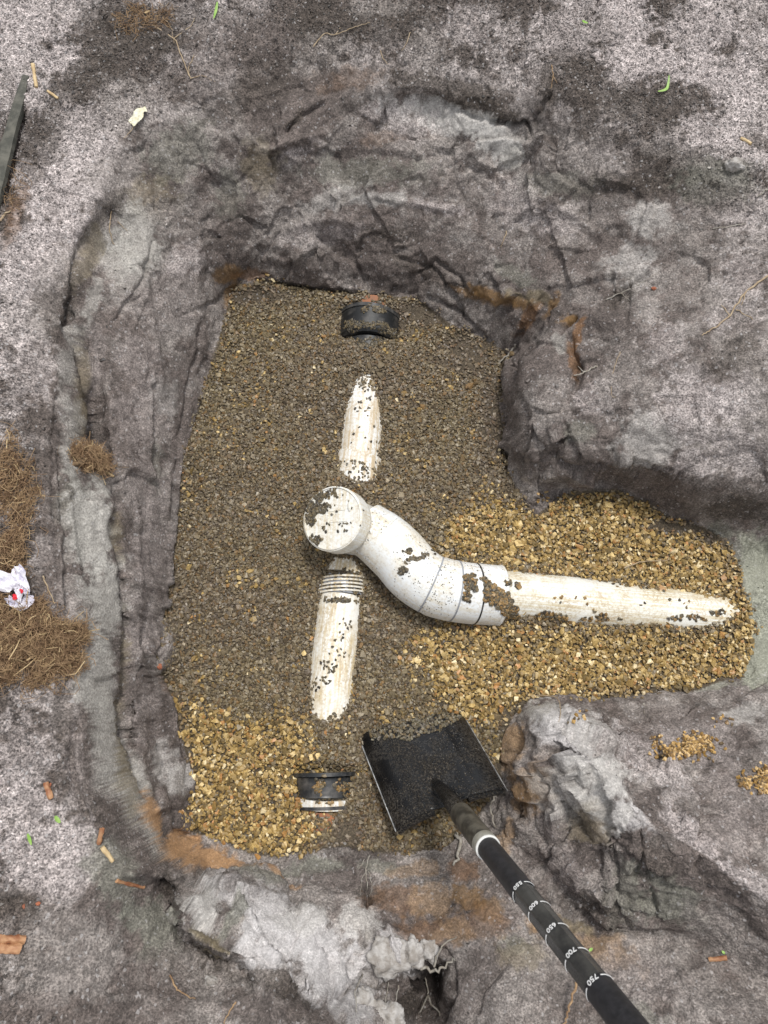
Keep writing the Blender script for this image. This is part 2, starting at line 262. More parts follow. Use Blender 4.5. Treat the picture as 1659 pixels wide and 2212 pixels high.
# blobs: (cx, cy, rx, ry, angle, colour, strength)
BLOBS = [
 (60,60,110,60,0,'L',.8),(130,130,60,50,20,'L',.7),(40,110,60,50,0,'L',.6),(290,70,120,60,10,'D',.9),(210,150,80,40,-20,'D',.8),(160,230,70,60,0,'D',.5),(60,200,50,60,0,'L',.4),
 (400,60,80,50,0,'D',.6),(190,290,60,70,0,'L',.5),(120,420,90,120,-10,'L',.75),(60,560,70,110,0,'L',.75),(90,330,40,70,20,'D',.6),(30,470,25,70,15,'R',.5),
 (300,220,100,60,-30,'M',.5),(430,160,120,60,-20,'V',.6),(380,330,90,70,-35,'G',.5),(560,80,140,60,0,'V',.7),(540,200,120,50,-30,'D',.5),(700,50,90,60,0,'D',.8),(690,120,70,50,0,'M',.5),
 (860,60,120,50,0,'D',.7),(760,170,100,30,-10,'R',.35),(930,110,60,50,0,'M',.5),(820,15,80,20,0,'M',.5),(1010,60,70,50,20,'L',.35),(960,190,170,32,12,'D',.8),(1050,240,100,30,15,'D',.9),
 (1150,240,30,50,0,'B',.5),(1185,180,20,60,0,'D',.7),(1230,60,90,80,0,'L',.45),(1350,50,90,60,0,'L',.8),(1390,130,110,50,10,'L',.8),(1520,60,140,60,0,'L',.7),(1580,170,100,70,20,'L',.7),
 (1300,60,30,60,-40,'D',.4),(1240,140,60,40,40,'D',.5),(1330,230,130,45,12,'D',.75),(1450,240,80,40,15,'D',.5),(1550,280,80,40,20,'L',.6),(1625,330,40,50,20,'L',.5),(1640,310,40,20,20,'D',.7),(1300,290,80,30,10,'D',.6),
 (1480,360,140,40,5,'D',.7),(1400,400,120,30,-8,'D',.7),(1550,390,100,50,0,'G',.6),(1450,330,90,20,15,'M',.4),
 (960,255,150,30,12,'Q',.8),(1070,300,70,40,30,'Q',.8),(880,270,60,50,0,'L',.5),(820,240,50,25,0,'L',.4),(900,320,120,45,5,'M',.4),(1110,345,30,30,0,'S',.7),(820,300,60,20,-10,'R',.3),
 (1230,340,60,60,40,'M',.5),(1200,400,90,30,0,'G',.4),(700,240,80,30,-25,'V',.6),(640,260,40,14,-50,'D',.8),(740,290,60,30,-40,'M',.5),(640,330,60,20,-30,'L',.4),
 (800,370,140,40,0,'G',.5),(720,430,100,26,-15,'Q',.35),(820,430,70,20,-5,'Q',.45),(980,400,80,30,10,'V',.5),(960,450,80,16,10,'L',.4),(560,360,50,60,0,'K',.45),(500,430,40,60,0,'G',.4),
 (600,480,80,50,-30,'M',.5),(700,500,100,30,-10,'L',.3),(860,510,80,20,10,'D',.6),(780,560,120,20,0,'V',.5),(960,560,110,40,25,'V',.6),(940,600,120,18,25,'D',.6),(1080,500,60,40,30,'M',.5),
 (1100,430,70,60,20,'L',.3),(1200,480,60,40,0,'L',.35),(1300,470,80,40,20,'M',.4),(1290,400,60,30,-10,'D',.5),(1400,470,60,40,0,'Q',.4),(1500,500,70,40,0,'D',.4),(1600,470,60,30,0,'L',.3),
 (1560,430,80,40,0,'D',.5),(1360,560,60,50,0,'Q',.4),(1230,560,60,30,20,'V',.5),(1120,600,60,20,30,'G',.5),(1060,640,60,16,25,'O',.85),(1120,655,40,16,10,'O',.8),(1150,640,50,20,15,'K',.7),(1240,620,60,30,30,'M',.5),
 (1330,640,40,24,-30,'D',.6),(1500,620,90,60,0,'M',.4),(1600,600,60,60,0,'L',.3),(1580,690,80,40,-20,'L',.3),(1140,690,16,50,30,'R',.8),(1190,665,12,40,20,'O',.7),(1230,690,24,16,-30,'O',.9),(1250,720,10,40,20,'R',.9),(1240,780,14,50,-10,'R',.8),(1170,730,30,30,0,'M',.5),
 (1210,745,18,22,0,'S',.5),(1100,780,30,40,0,'V',.7),(1095,870,16,120,0,'V',.8),(1120,930,34,60,0,'V',.7),(1145,1000,60,30,10,'V',.8),(1240,1000,100,28,5,'V',.8),(1360,1020,60,20,0,'V',.6),(1450,1060,110,26,8,'V',.7),(1600,1100,90,40,0,'D',.8),(1200,870,60,70,0,'M',.5),(1280,860,60,50,0,'L',.3),
 (1350,800,80,80,0,'M',.5),(1400,950,80,60,0,'Q',.45),(1500,880,90,80,20,'L',.55),(1580,780,70,60,0,'D',.5),(1600,720,40,50,0,'D',.5),(1500,1000,60,40,0,'L',.5),(1600,980,60,60,0,'L',.5),(1440,740,60,50,0,'L',.3),(1250,930,40,26,0,'G',.5),(1590,860,60,50,0,'L',.4),
 (1630,1220,45,80,10,'C',.95),(1640,1420,40,60,10,'C',.95),(500,640,12,50,15,'O',.8),(490,590,34,20,-20,'O',.7),(545,595,40,12,0,'R',.7),(1020,640,60,12,22,'O',.6),(430,1740,16,40,0,'Q',.5),(1560,1150,50,20,10,'G',.8),(1610,1180,50,40,0,'G',.7),(1540,1480,60,10,-8,'C',.6),
 # left wall
 (330,420,60,60,-30,'K',.45),(300,520,60,90,-20,'S',.65),(260,560,50,90,-25,'S',.5),(360,470,40,60,-20,'M',.6),(240,450,26,60,30,'D',.5),(190,560,24,80,20,'K',.6),(150,640,24,70,12,'D',.5),(200,640,20,60,15,'S',.5),
 (150,780,24,90,5,'S',.5),(110,720,30,100,8,'D',.5),(100,640,40,100,10,'M',.5),(60,800,70,90,0,'L',.4),(180,860,22,110,0,'K',.6),(160,950,24,100,0,'S',.55),(210,770,20,80,0,'P',.7),(350,640,90,70,-30,'P',.5),(400,560,50,40,-30,'L',.4),(430,480,40,60,0,'M',.4),
 (300,780,60,90,0,'P',.7),(300,900,70,90,0,'P',.7),(360,850,40,50,0,'Q',.25),(420,760,20,90,22,'V',.7),(390,960,16,90,12,'V',.7),(320,1050,50,90,0,'P',.7),(340,1000,20,60,0,'G',.4),(320,1200,40,90,5,'P',.75),(300,1350,36,80,0,'P',.7),(350,1250,12,120,4,'V',.6),
 (225,1010,26,40,0,'V',.6),(165,1100,50,80,0,'G',.4),(200,1150,60,120,-6,'S',.85),(230,1300,50,110,0,'S',.85),(210,1450,50,110,0,'S',.8),(240,1600,40,110,-6,'S',.85),(290,1700,30,100,-14,'S',.8),(330,1800,24,70,-20,'S',.8),(120,1250,40,140,0,'V',.6),(262,1150,10,60,0,'K',.6),(268,1450,10,140,0,'K',.7),(262,1620,12,80,0,'K',.8),(285,1700,12,80,-8,'K',.6),
 (165,1650,34,120,-8,'P',.7),(135,1560,26,100,0,'D',.6),(200,1780,30,110,-20,'D',.5),(320,1560,40,90,0,'P',.7),(350,1640,30,60,-10,'Q',.5),(390,1690,30,40,0,'Q',.45),(360,1470,16,30,0,'R',.4),
 (60,1640,70,120,0,'L',.35),(90,1850,120,120,0,'L',.65),(60,1740,80,80,0,'L',.5),(40,1950,70,40,0,'D',.7),(150,2100,150,90,0,'M',.7),(120,2000,120,60,0,'M',.5),(250,1900,50,90,-25,'G',.7),(330,2000,60,90,-35,'G',.8),(420,2100,80,60,30,'M',.7),(60,2180,90,40,0,'V',.6),(560,2180,120,40,10,'V',.8),
 (350,2120,90,60,20,'V',.5),(450,2060,70,30,45,'D',.8),(620,2130,90,30,20,'D',.7),(380,1930,24,60,-30,'D',.8),
 # near wall
 (330,1770,20,60,-20,'N',.95),(390,1830,60,40,30,'N',1),(460,1850,70,26,15,'N',1),(520,1875,40,16,-10,'N',.9),(610,1890,50,9,35,'N',.8),(520,2000,24,6,60,'K',.6),(430,1880,40,10,5,'M',.5),
 (440,1970,60,40,30,'Q',.9),(560,1970,120,50,20,'W',.7),(640,2030,120,60,10,'W',.8),(700,2090,110,60,30,'W',.75),(560,2060,70,30,20,'W',.7),(650,1985,60,30,0,'Q',.6),(500,1990,18,50,30,'G',.8),(520,1930,60,20,20,'V',.6),(570,1900,60,20,0,'G',.7),(780,1990,60,30,0,'Q',.6),(840,2060,60,50,0,'W',.75),(760,2150,60,50,40,'W',.6),
 (460,2030,60,14,35,'K',.9),(690,1870,70,20,-5,'G',.8),(740,1900,90,24,5,'V',.7),(820,1870,60,16,0,'G',.7),(800,1930,40,20,0,'D',.7),(860,1940,70,40,0,'R',.6),(940,1950,60,50,0,'T',.6),(1010,1940,50,40,0,'O',.7),(1000,1880,50,30,0,'R',.7),(900,1880,70,20,0,'T',.5),(930,2010,80,40,0,'R',.6),(1060,1960,40,40,0,'O',.6),
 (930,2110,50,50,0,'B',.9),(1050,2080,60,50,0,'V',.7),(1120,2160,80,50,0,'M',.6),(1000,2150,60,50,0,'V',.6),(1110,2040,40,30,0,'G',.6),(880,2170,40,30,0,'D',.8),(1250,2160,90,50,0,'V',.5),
 # wedge
 (1180,1540,60,24,10,'S',.8),(1240,1600,90,46,38,'W',.7),(1300,1690,70,70,30,'Q',.85),(1360,1770,60,40,30,'W',.6),(1120,1640,40,70,0,'T',.85),(1140,1730,50,50,0,'O',.7),(1190,1690,30,70,10,'O',.6),(1110,1590,24,24,0,'T',.8),(1200,1780,60,50,0,'P',.6),(1260,1780,50,60,0,'K',.6),(1330,1770,40,40,0,'Q',.7),(1150,1800,50,50,0,'M',.5),(1100,1800,20,50,0,'T',.7),
 (1230,1880,70,50,30,'P',.7),(1320,1900,60,60,0,'M',.7),(1230,1700,60,90,20,'Q',.5),(1290,1600,70,40,30,'Q',.6),(1350,1930,40,80,10,'G',.6),(1450,1940,90,60,30,'G',.75),(1550,2010,100,60,30,'M',.6),(1420,1860,60,40,30,'D',.5),(1300,1960,70,30,25,'D',.6),
 (1400,1650,130,40,35,'L',.5),(1500,1800,100,24,38,'L',.6),(1600,1890,90,24,35,'L',.6),(1350,1620,80,30,20,'P',.5),(1500,1600,120,50,10,'P',.7),(1600,1700,90,60,20,'P',.6),(1450,1550,90,24,0,'V',.6),(1600,1540,60,30,0,'Q',.5),(1560,1530,40,14,-20,'V',.8),(1570,1800,60,50,20,'P',.6),(1630,1680,40,50,0,'D',.6),
 (1050,1990,70,50,0,'R',.5),(1120,2060,60,40,0,'K',.5),(980,2010,50,30,0,'T',.5),(1280,2040,120,34,20,'T',.65),(1180,1990,50,26,20,'T',.6),(1400,2110,120,50,20,'P',.6),(1550,2150,110,50,10,'M',.6),(1250,2000,50,16,20,'K',.7),(1620,2080,50,40,0,'M',.5),(1350,2190,80,30,0,'G',.5),
]
sq = pw0 = np.stack([x+y*.35, y-x*.35, z*.6], 1)
scr = fbm(np.stack([sq[:, 0]*.35, sq[:, 1], sq[:, 2]*2.2], 1), 34, 3, 511, .6)
col = col*(1+.55*np.clip(scr, -.6, .6)*(1-hi))[:, None]
rag = .55*med+.45*fin+.4*fbm(p3, 60, 3, 51)
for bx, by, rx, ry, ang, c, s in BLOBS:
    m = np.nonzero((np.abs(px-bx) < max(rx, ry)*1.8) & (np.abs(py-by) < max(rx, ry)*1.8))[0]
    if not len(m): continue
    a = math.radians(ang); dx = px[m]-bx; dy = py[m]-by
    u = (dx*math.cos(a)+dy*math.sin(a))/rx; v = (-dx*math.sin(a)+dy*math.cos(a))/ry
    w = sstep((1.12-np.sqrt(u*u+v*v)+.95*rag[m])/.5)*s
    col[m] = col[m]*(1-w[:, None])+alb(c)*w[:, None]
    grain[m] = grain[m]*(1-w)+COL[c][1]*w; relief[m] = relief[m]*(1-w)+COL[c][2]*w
# gravel bed ground colour
fl = nearfloor*ingr
DK = lin((92,82,68))*.8
col = col*(1-fl[:, None])+DK*fl[:, None]
# clay at the trench end stays pale
clay = sstep((px-1596-18*med-10*fin)/14)*nearfloor*(py > 1130)*(py < 1480)
col = col*(1-clay[:, None])+alb('C')*clay[:, None]
# carved grooves and raised lips: (points, depth mm, half width px)
GRV = [
 ([(900,590),(940,560),(990,600),(1010,640)],-9,7),([(860,560),(930,575),(985,650),(1010,700)],-8,6),([(560,606),(680,622),(780,640),(860,640)],-12,7),([(930,640),(1010,690),(1060,740)],-9,6),
 ([(1060,262),(1110,272),(1140,262)],-22,8),([(1140,262),(1145,290)],-12,6),([(850,212),(950,222),(1060,262)],-10,10),([(1150,270),(1185,200)],-10,8),
 ([(640,262),(612,292)],-9,8),([(700,220),(640,255)],-7,9),([(1085,790),(1090,870),(1085,960),(1095,1010)],-14,6),([(1125,850),(1140,900),(1128,960)],-9,7),([(1150,930),(1130,990),(1160,1010)],-8,7),
 ([(1200,990),(1250,1010),(1330,1002),(1420,1018)],-12,8),([(1130,700),(1108,760),(1105,830)],-12,7),([(1240,690),(1215,720)],-16,10),([(1235,730),(1250,800),(1240,850)],-12,9),([(1190,668),(1180,700)],-8,6),
 ([(1400,585),(1360,610),(1320,660)],-9,7),([(1230,1000),(1290,1030),(1340,1040)],-8,6),([(1370,990),(1450,1010)],-6,6),
 ([(620,480),(540,590),(470,650),(400,690)],-5,7),([(200,490),(165,560),(145,660),(150,740)],-10,10),([(330,520),(310,600),(270,660)],-7,6),([(300,640),(240,690)],-6,6),([(210,830),(205,940),(235,1000)],-14,14),
 ([(262,1040),(252,1150),(268,1300),(264,1500),(275,1600),(310,1720)],-13,11),([(128,860),(138,1050),(150,1250),(160,1420)],-8,13),([(150,680),(172,790),(200,890),(222,970)],-15,13),([(300,1120),(296,1300),(290,1500)],5,16),([(300,560),(330,700),(345,850)],6,18),([(120,900),(118,1050),(125,1250)],-6,9),([(165,1560),(150,1680),(190,1780)],-9,14),([(440,690),(420,800),(370,980)],-6,7),([(400,860),(380,1000),(360,1160)],-5,6),
 ([(290,1130),(330,1180),(340,1260)],-6,8),([(330,1280),(300,1360),(320,1450)],-7,8),([(345,1380),(342,1450),(355,1490)],-7,5),([(330,1560),(350,1640),(345,1700)],-6,7),([(378,1560),(400,1640),(410,1730)],-5,6),([(370,1700),(375,1790),(430,1815)],-8,7),
 ([(480,2035),(590,2085),(660,2110)],-8,12),([(376,1890),(400,1975),(480,2030)],-7,10),([(500,1960),(545,2010),(570,2030)],-4,4),([(615,2030),(580,2000)],-4,4),([(700,1960),(650,2010),(600,2100)],-4,4),([(680,2010),(720,2060),(715,2130)],-5,5),([(740,2140),(800,2110),(850,2130)],-14,12),
 ([(790,1905),(800,1935),(795,1960)],-16,10),([(870,1965),(900,1990)],-4,6),([(1000,1780),(985,1850)],-5,6),([(885,2040),(960,2052),(980,2080)],-10,9),
 ([(1190,1640),(1200,1700),(1170,1760)],-9,9),([(1150,1650),(1180,1700)],8,18),([(1310,1740),(1300,1800),(1320,1830)],-16,12),([(1290,1760),(1270,1720)],8,20),([(1330,1780),(1322,1850),(1330,1950),(1368,2008)],-8,7),([(1380,1790),(1385,1850),(1375,1900)],-8,6),([(1230,1780),(1190,1850),(1160,1870)],-9,6),([(1260,1830),(1300,1930)],-6,7),
 ([(1380,1980),(1420,2000)],6,20),([(1350,1850),(1360,1900)],7,16),([(1400,1900),(1420,1980)],-6,6),([(1130,1900),(1230,1960),(1350,2010),(1400,2012)],-8,8),([(1130,1590),(1110,1640),(1120,1700)],-7,7),([(1160,1560),(1180,1620)],5,10),
 ([(1200,1530),(1300,1560),(1400,1560)],-4,6),([(1540,1525),(1590,1515),(1640,1530)],-8,9),([(1590,1500),(1659,1470)],-8,9),([(1540,490),(1620,480)],-4,6),([(1270,520),(1230,570)],-5,6),([(1380,510),(1360,540)],-5,7),
 ([(430,190),(470,300)],-3,9),([(560,330),(640,300),(700,290)],5,14),([(600,500),(700,470),(800,480)],5,16),([(880,430),(960,455),(1000,440)],6,14),([(800,330),(900,345),(960,330)],-5,14),([(1150,420),(1250,470),(1300,520)],6,18),([(1010,330),(1100,400)],6,16),
 ([(30,180),(45,260),(20,380),(0,440)],-12,14),([(1090,2080),(1040,2140),(1020,2212)],-8,10),([(980,2090),(985,2150),(960,2200)],-12,12),
]
disp = np.zeros_like(x)
gw = .35*med+.3*fbm(p3, 45, 2, 71)
for pts, dep, hw in GRV:
    xsn = [a for a, b in pts]; ysn = [b for a, b in pts]; R = hw*4
    m = np.nonzero((px > min(xsn)-R) & (px < max(xsn)+R) & (py > min(ysn)-R) & (py < max(ysn)+R))[0]
    if not len(m): continue
    qx = px[m]+14*med[m]; qy = py[m]+14*gw[m]; best = np.full(len(m), 1e9); end = np.ones(len(m))
    nseg = len(pts)-1
    for k in range(nseg):
        ax_, ay_ = pts[k]; bx_, by_ = pts[k+1]; vx, vy = bx_-ax_, by_-ay_
        t_ = np.clip(((qx-ax_)*vx+(qy-ay_)*vy)/(vx*vx+vy*vy), 0, 1)
        d = np.hypot(qx-ax_-t_*vx, qy-ay_-t_*vy); g = (k+t_)/nseg
        up = d < best; best[up] = d[up]; end[up] = g[up]
    taper = .35+.65*np.sin(np.clip(end, .02, .98)*math.pi)**.5
    disp[m] += 1.7*dep/1000*np.exp(-(best/(.62*hw*(1+.5*gw[m])))**2)*taper
# granular and lumpy relief along the normal
walls = 1-fl
lump = fbm(p3, 9, 2, 101, .5)*.015*(1-.6*hi)+fbm(p3, 34, 3, 111, .6)*.0055
q3 = p3.copy(); q3[:, 2] *= 2.4
rid = 1-np.abs(fbm(q3, 20, 4, 121, .6))*3
rid2 = -np.clip(.09-np.abs(fbm(p3, 11, 4, 127, .6)), 0, 1)/.09
crackm = sstep((fbm(p3, 5, 2, 129)+.05)/.25)
strata = rid*.0035*(.35+.65*sstep(slope/.3))+rid2*.0065*crackm
small = fbm(p3, 120, 3, 131, .75)*.0042+vnoise(p3, 200, 141)*.0012
def facets(p, scale, tilt, seed):
    q = p*scale; i0 = np.floor(q-.5).astype(np.int64); best = np.full(len(p), 9e9, np.float32); out = np.zeros(len(p), np.float32)
    for a in (0, 1):
        for b in (0, 1):
            for c in (0, 1):
                ci = i0+np.array([a, b, c]); k = ci+100000
                h = [_h(k[:, 0], k[:, 1], k[:, 2], seed+m) for m in range(6)]
                dv = q-(ci+.15+.7*np.stack(h[:3], 1)); d = (dv*dv).sum(1)
                v = (dv[:, 0]*(h[3]-.5)+dv[:, 1]*(h[4]-.5)+dv[:, 2]*(h[5]-.5))*tilt/scale
                u_ = d < best; best[u_] = d[u_]; out[u_] = v[u_]
    return out
pw = p3+.018*np.stack([fbm(p3, 16, 3, 301), fbm(p3, 16, 3, 302), fbm(p3, 16, 3, 303)], 1)
def reg(cx, cy, rx, ry, ang=0):
    a = math.radians(ang); dx = px-cx; dy = py-cy; u = (dx*math.cos(a)+dy*math.sin(a))/rx; v = (-dx*math.sin(a)+dy*math.cos(a))/ry
    return sstep((1.25-np.sqrt(u*u+v*v)+.2*med)/.5)
crag = np.maximum.reduce([.95*reg(1290,1790,230,230,38), .55*reg(620,2010,300,130,20), .7*reg(1200,990,160,100), .55*reg(900,600,330,60,12), .4*reg(310,1250,70,500,0), .45*reg(1010,300,240,130,10), .22*reg(1300,520,300,200), .3*reg(600,420,260,180)])*(1-.8*(relief < .45))
pw2 = p3+.02*np.stack([fbm(p3, 7, 2, 304), fbm(p3, 7, 2, 305), fbm(p3, 7, 2, 306)], 1)+.003*np.stack([fbm(p3, 60, 2, 307), fbm(p3, 60, 2, 308), fbm(p3, 60, 2, 309)], 1)
leftw = sstep((-.34-x)/.16)*sstep((1.0-y)/.25)
fac = facets(pw2, 6.0, 1.15, 391)+facets(pw2+3, 12, 1.4, 401)*.85+facets(pw2+5, 27, 1.5, 431)*.55+facets(pw+9, 62, 1.4, 461)*.4
pl_ = pw2.copy(); pl_[:, 1] *= .28
facl = facets(pl_, 7.0, 1.1, 491)+facets(pl_+3, 15, 1.3, 495)*.8+facets(pl_+5, 34, 1.4, 499)*.5
fac = fac*(1-leftw)+facl*leftw
disp += walls*(1-.5*reg(600,2010,260,100,20))*(lump+strata*(.6+.4*crag))*(.35+.65*relief)*(1-.25*crag)+walls*fac*(.10+.42*crag)*(1-.6*hi)*(1-.3*leftw)+small*(.10+.9*hi*relief*grain+.14*relief)*(walls*.9+.1)
disp *= (1-far)
z2 = p3+Nn*disp[:, None]
def mesh_np(name, V, F, mat, parent=None, smooth=True, cols=None, attrs=None, uv=None):
    me = bpy.data.meshes.new(name); V = np.asarray(V, np.float32); F = np.asarray(F, np.int32)
    me.vertices.add(len(V)); me.vertices.foreach_set('co', V.ravel())
    k = F.shape[1]; me.loops.add(F.size); me.loops.foreach_set('vertex_index', F.ravel())
    me.polygons.add(len(F)); me.polygons.foreach_set('loop_start', np.arange(0, F.size, k, dtype=np.int32))
    me.polygons.foreach_set('loop_total', np.full(len(F), k, np.int32))
    me.polygons.foreach_set('use_smooth', np.full(len(F), smooth, bool))
    me.update(calc_edges=True)
    if cols is not None:
        a = me.color_attributes.new('Col', 'FLOAT_COLOR', 'POINT')
        c = np.ones((len(V), 4), np.float32); c[:, :cols.shape[1]] = cols; a.data.foreach_set('color', c.ravel())
    if uv is not None:
        l = me.uv_layers.new(name='UVMap'); l.data.foreach_set('uv', np.asarray(uv, np.float32)[F.ravel()].ravel())
    me.materials.append(mat)
    o = bpy.data.objects.new(name, me); SC.collection.objects.link(o)
    if parent: o.parent = parent
    return o
def tag(o, label=None, cat=None, group=None, kind=None):
    if label: o['label'] = label
    if cat: o['category'] = cat
    if group: o['group'] = group
    if kind: o['kind'] = kind
    return o
# ------------------------------------------------------------------ materials
def newmat(name):
    m = bpy.data.materials.new(name); m.use_nodes = True; nt = m.node_tree; return m, nt, nt.nodes['Principled BSDF']
def node(nt, t, **kw):
    n = nt.nodes.new(t)
    for k, v in kw.items(): setattr(n, k, v)
    return n
def mrange(nt, src, a, b, c, d, clamp=True):
    n = node(nt, 'ShaderNodeMapRange'); n.clamp = clamp
    for k, v in zip(('From Min', 'From Max', 'To Min', 'To Max'), (a, b, c, d)): n.inputs[k].default_value = v
    nt.links.new(src, n.inputs['Value']); return n.outputs[0]
def mixc(nt, fac, a, b, mode='MIX'):
    n = node(nt, 'ShaderNodeMix', data_type='RGBA', blend_type=mode)
    for v, i in ((fac, 0), (a, 6), (b, 7)):
        if hasattr(v, 'is_linked'): nt.links.new(v, n.inputs[i])
        elif i == 0: n.inputs[0].default_value = v
        else: n.inputs[i].default_value = (*v, 1)
    return n.outputs[2]
def mul(nt, a, b, op='MULTIPLY'):
    n = node(nt, 'ShaderNodeMath', operation=op)
    for i, v in enumerate((a, b)):
        if hasattr(v, 'is_linked'): nt.links.new(v, n.inputs[i])
        else: n.inputs[i].default_value = v
    return n.outputs[0]
def noise(nt, vec, scale, detail=2, rough=.5):
    n = node(nt, 'ShaderNodeTexNoise'); n.inputs['Scale'].default_value = scale; n.inputs['Detail'].default_value = detail
    n.inputs['Roughness'].default_value = rough; nt.links.new(vec, n.inputs['Vector']); return n
soil, nt, bs = newmat('sandy_soil')
tc = node(nt, 'ShaderNodeTexCoord'); at = node(nt, 'ShaderNodeAttribute', attribute_name='Col')
n1 = noise(nt, tc.outputs['Object'], 290, 3, .65); n2 = noise(nt, tc.outputs['Object'], 60, 3, .6)
vo = node(nt, 'ShaderNodeTexVoronoi'); vo.inputs['Scale'].default_value = 260; nt.links.new(tc.outputs['Object'], vo.inputs['Vector'])
vs = node(nt, 'ShaderNodeSeparateColor'); nt.links.new(vo.outputs['Color'], vs.inputs[0])
f1 = mrange(nt, n1.outputs['Fac'], .36, .64, .34, 1.85)
f2 = mrange(nt, n2.outputs['Fac'], .3, .7, .6, 1.4)
f3 = mrange(nt, vs.outputs[0], 0, 1, .7, 1.3)
ff = mul(nt, mul(nt, f1, f3), f2)
g = at.outputs['Alpha']
gm = node(nt, 'ShaderNodeMix'); nt.links.new(g, gm.inputs[0]); gm.inputs[2].default_value = 1.0; nt.links.new(ff, gm.inputs[3])
gcol = node(nt, 'ShaderNodeVectorMath', operation='SCALE'); nt.links.new(at.outputs['Color'], gcol.inputs[0]); nt.links.new(gm.outputs[0], gcol.inputs['Scale'])
spk = mul(nt, mrange(nt, vs.outputs[1], .965, .985, 0, .5), g)
cc = mixc(nt, spk, gcol.outputs[0], (.62, .6, .6))
nt.links.new(cc, bs.inputs['Base Color']); bs.inputs['Roughness'].default_value = .82
bs.inputs['Specular IOR Level'].default_value = .35
hsum = mul(nt, mul(nt, n1.outputs['Fac'], 1.0), mul(nt, vs.outputs[0], .35), 'ADD')
bp = node(nt, 'ShaderNodeBump'); bp.inputs['Distance'].default_value = .005; nt.links.new(hsum, bp.inputs['Height'])
nt.links.new(mul(nt, mrange(nt, g, 0, 1, .25, .9), 1.0), bp.inputs['Strength']); nt.links.new(bp.outputs[0], bs.inputs['Normal'])
jj, ii = np.meshgrid(np.arange(NY-1), np.arange(NX-1), indexing='ij'); a0 = (jj*NX+ii).ravel()
F = np.stack([a0, a0+1, a0+NX+1, a0+NX], 1)
ground = mesh_np('ground', z2, F, soil, cols=np.concatenate([col, grain[:, None]], 1))
tag(ground, 'pit dug in grey sandy soil with steep lumpy walls', None, None, 'structure')
dg = bpy.context.evaluated_depsgraph_get(); dg.update()
BV = BVHTree.FromObject(ground, dg)
CAM = Vector((0, 0, HC))
def hit(px_, py_, bv=None):
    d = ray(px_, py_).normalized(); h = (bv or BV).ray_cast(CAM, d)
    return (h[0], h[1]) if h[0] else (P(px_, py_, .2), Vector((0, 0, 1)))
# ------------------------------------------------------------------ generic mesh helpers
def frame(d):
    d = d.normalized(); a = Vector((0, 0, 1)) if abs(d.z) < .9 else Vector((1, 0, 0))
    u = d.cross(a).normalized(); return u, d.cross(u).normalized()
def sweep(pts, rad, seg=24, cap=True, jit=0, prof=None):
    """tube along 3-D points; returns verts, quads (+cap fans as degenerate quads), uv"""
    pts = [Vector(p) for p in pts]; n = len(pts); V = []; UV = []; F = []; s = 0
    if not hasattr(rad, '__len__'): rad = [rad]*n
    u = None
    for i in range(n):
        d = (pts[min(i+1, n-1)]-pts[max(i-1, 0)]).normalized()
        if u is None: u, v = frame(d)
        else: u = (u-d*u.dot(d)).normalized(); v = d.cross(u)
        if i: s += (pts[i]-pts[i-1]).length
        for k in range(seg):
            a = 2*math.pi*k/seg; r = rad[i]*(1+(random.uniform(-jit, jit) if jit else 0))
            if prof: r *= prof(a, s)
            V.append(pts[i]+u*math.cos(a)*r+v*math.sin(a)*r); UV.append((s, a))
    for i in range(n-1):
        for k in range(seg):
            F.append((i*seg+k, i*seg+(k+1) % seg, (i+1)*seg+(k+1) % seg, (i+1)*seg+k))
    if cap:
        for i, fl_ in ((0, 1), (n-1, 0)):
            b0 = len(V); V += [V[i*seg+k].copy() for k in range(seg)]
            rc = rad[i]; UV += [(s*(i > 0)+rc*math.cos(6.2832*k/seg), rc*6*math.sin(6.2832*k/seg)) for k in range(seg)]
            V.append(pts[i]); UV.append((s*(i > 0), 0)); c = len(V)-1
            if seg % 2: continue
            for k in range(0, seg, 2):
                q = (c, b0+(k+2) % seg, b0+(k+1) % seg, b0+k)
                F.append(q if fl_ else q[::-1])
    return V, F, UV
def tube(name, pts, rad, mat, parent=None, seg=24, cap=True, jit=0, prof=None, smooth=True):
    V, F, UV = sweep(pts, rad, seg, cap, jit, prof)
    o = mesh_np(name, V, F, mat, parent, smooth, uv=UV)
    if cap:
        try: o.data.set_sharp_from_angle(angle=math.radians(45))
        except Exception: pass
    return o
def spline(pts, n=8):
    out = []; N = len(pts); pts = [Vector(p) for p in pts]
    for i in range(N-1):
        p0 = pts[max(i-1, 0)]; p1 = pts[i]; p2_ = pts[i+1]; p3_ = pts[min(i+2, N-1)]
        for k in range(n):
            t = k/n
            out.append(.5*((2*p1)+(p2_-p0)*t+(2*p0-5*p1+4*p2_-p3_)*t*t+(3*p1-p0-3*p2_+p3_)*t**3))
    out.append(pts[-1]); return out
def empty(name, loc=(0, 0, 0)):
    o = bpy.data.objects.new(name, None); SC.collection.objects.link(o); o.location = loc; o.empty_display_size = .02; return o
def keep(o, parent):   # parent a mesh written in world coordinates to an Empty
    o.parent = parent; o.matrix_parent_inverse = Matrix.Translation(-parent.location); return o
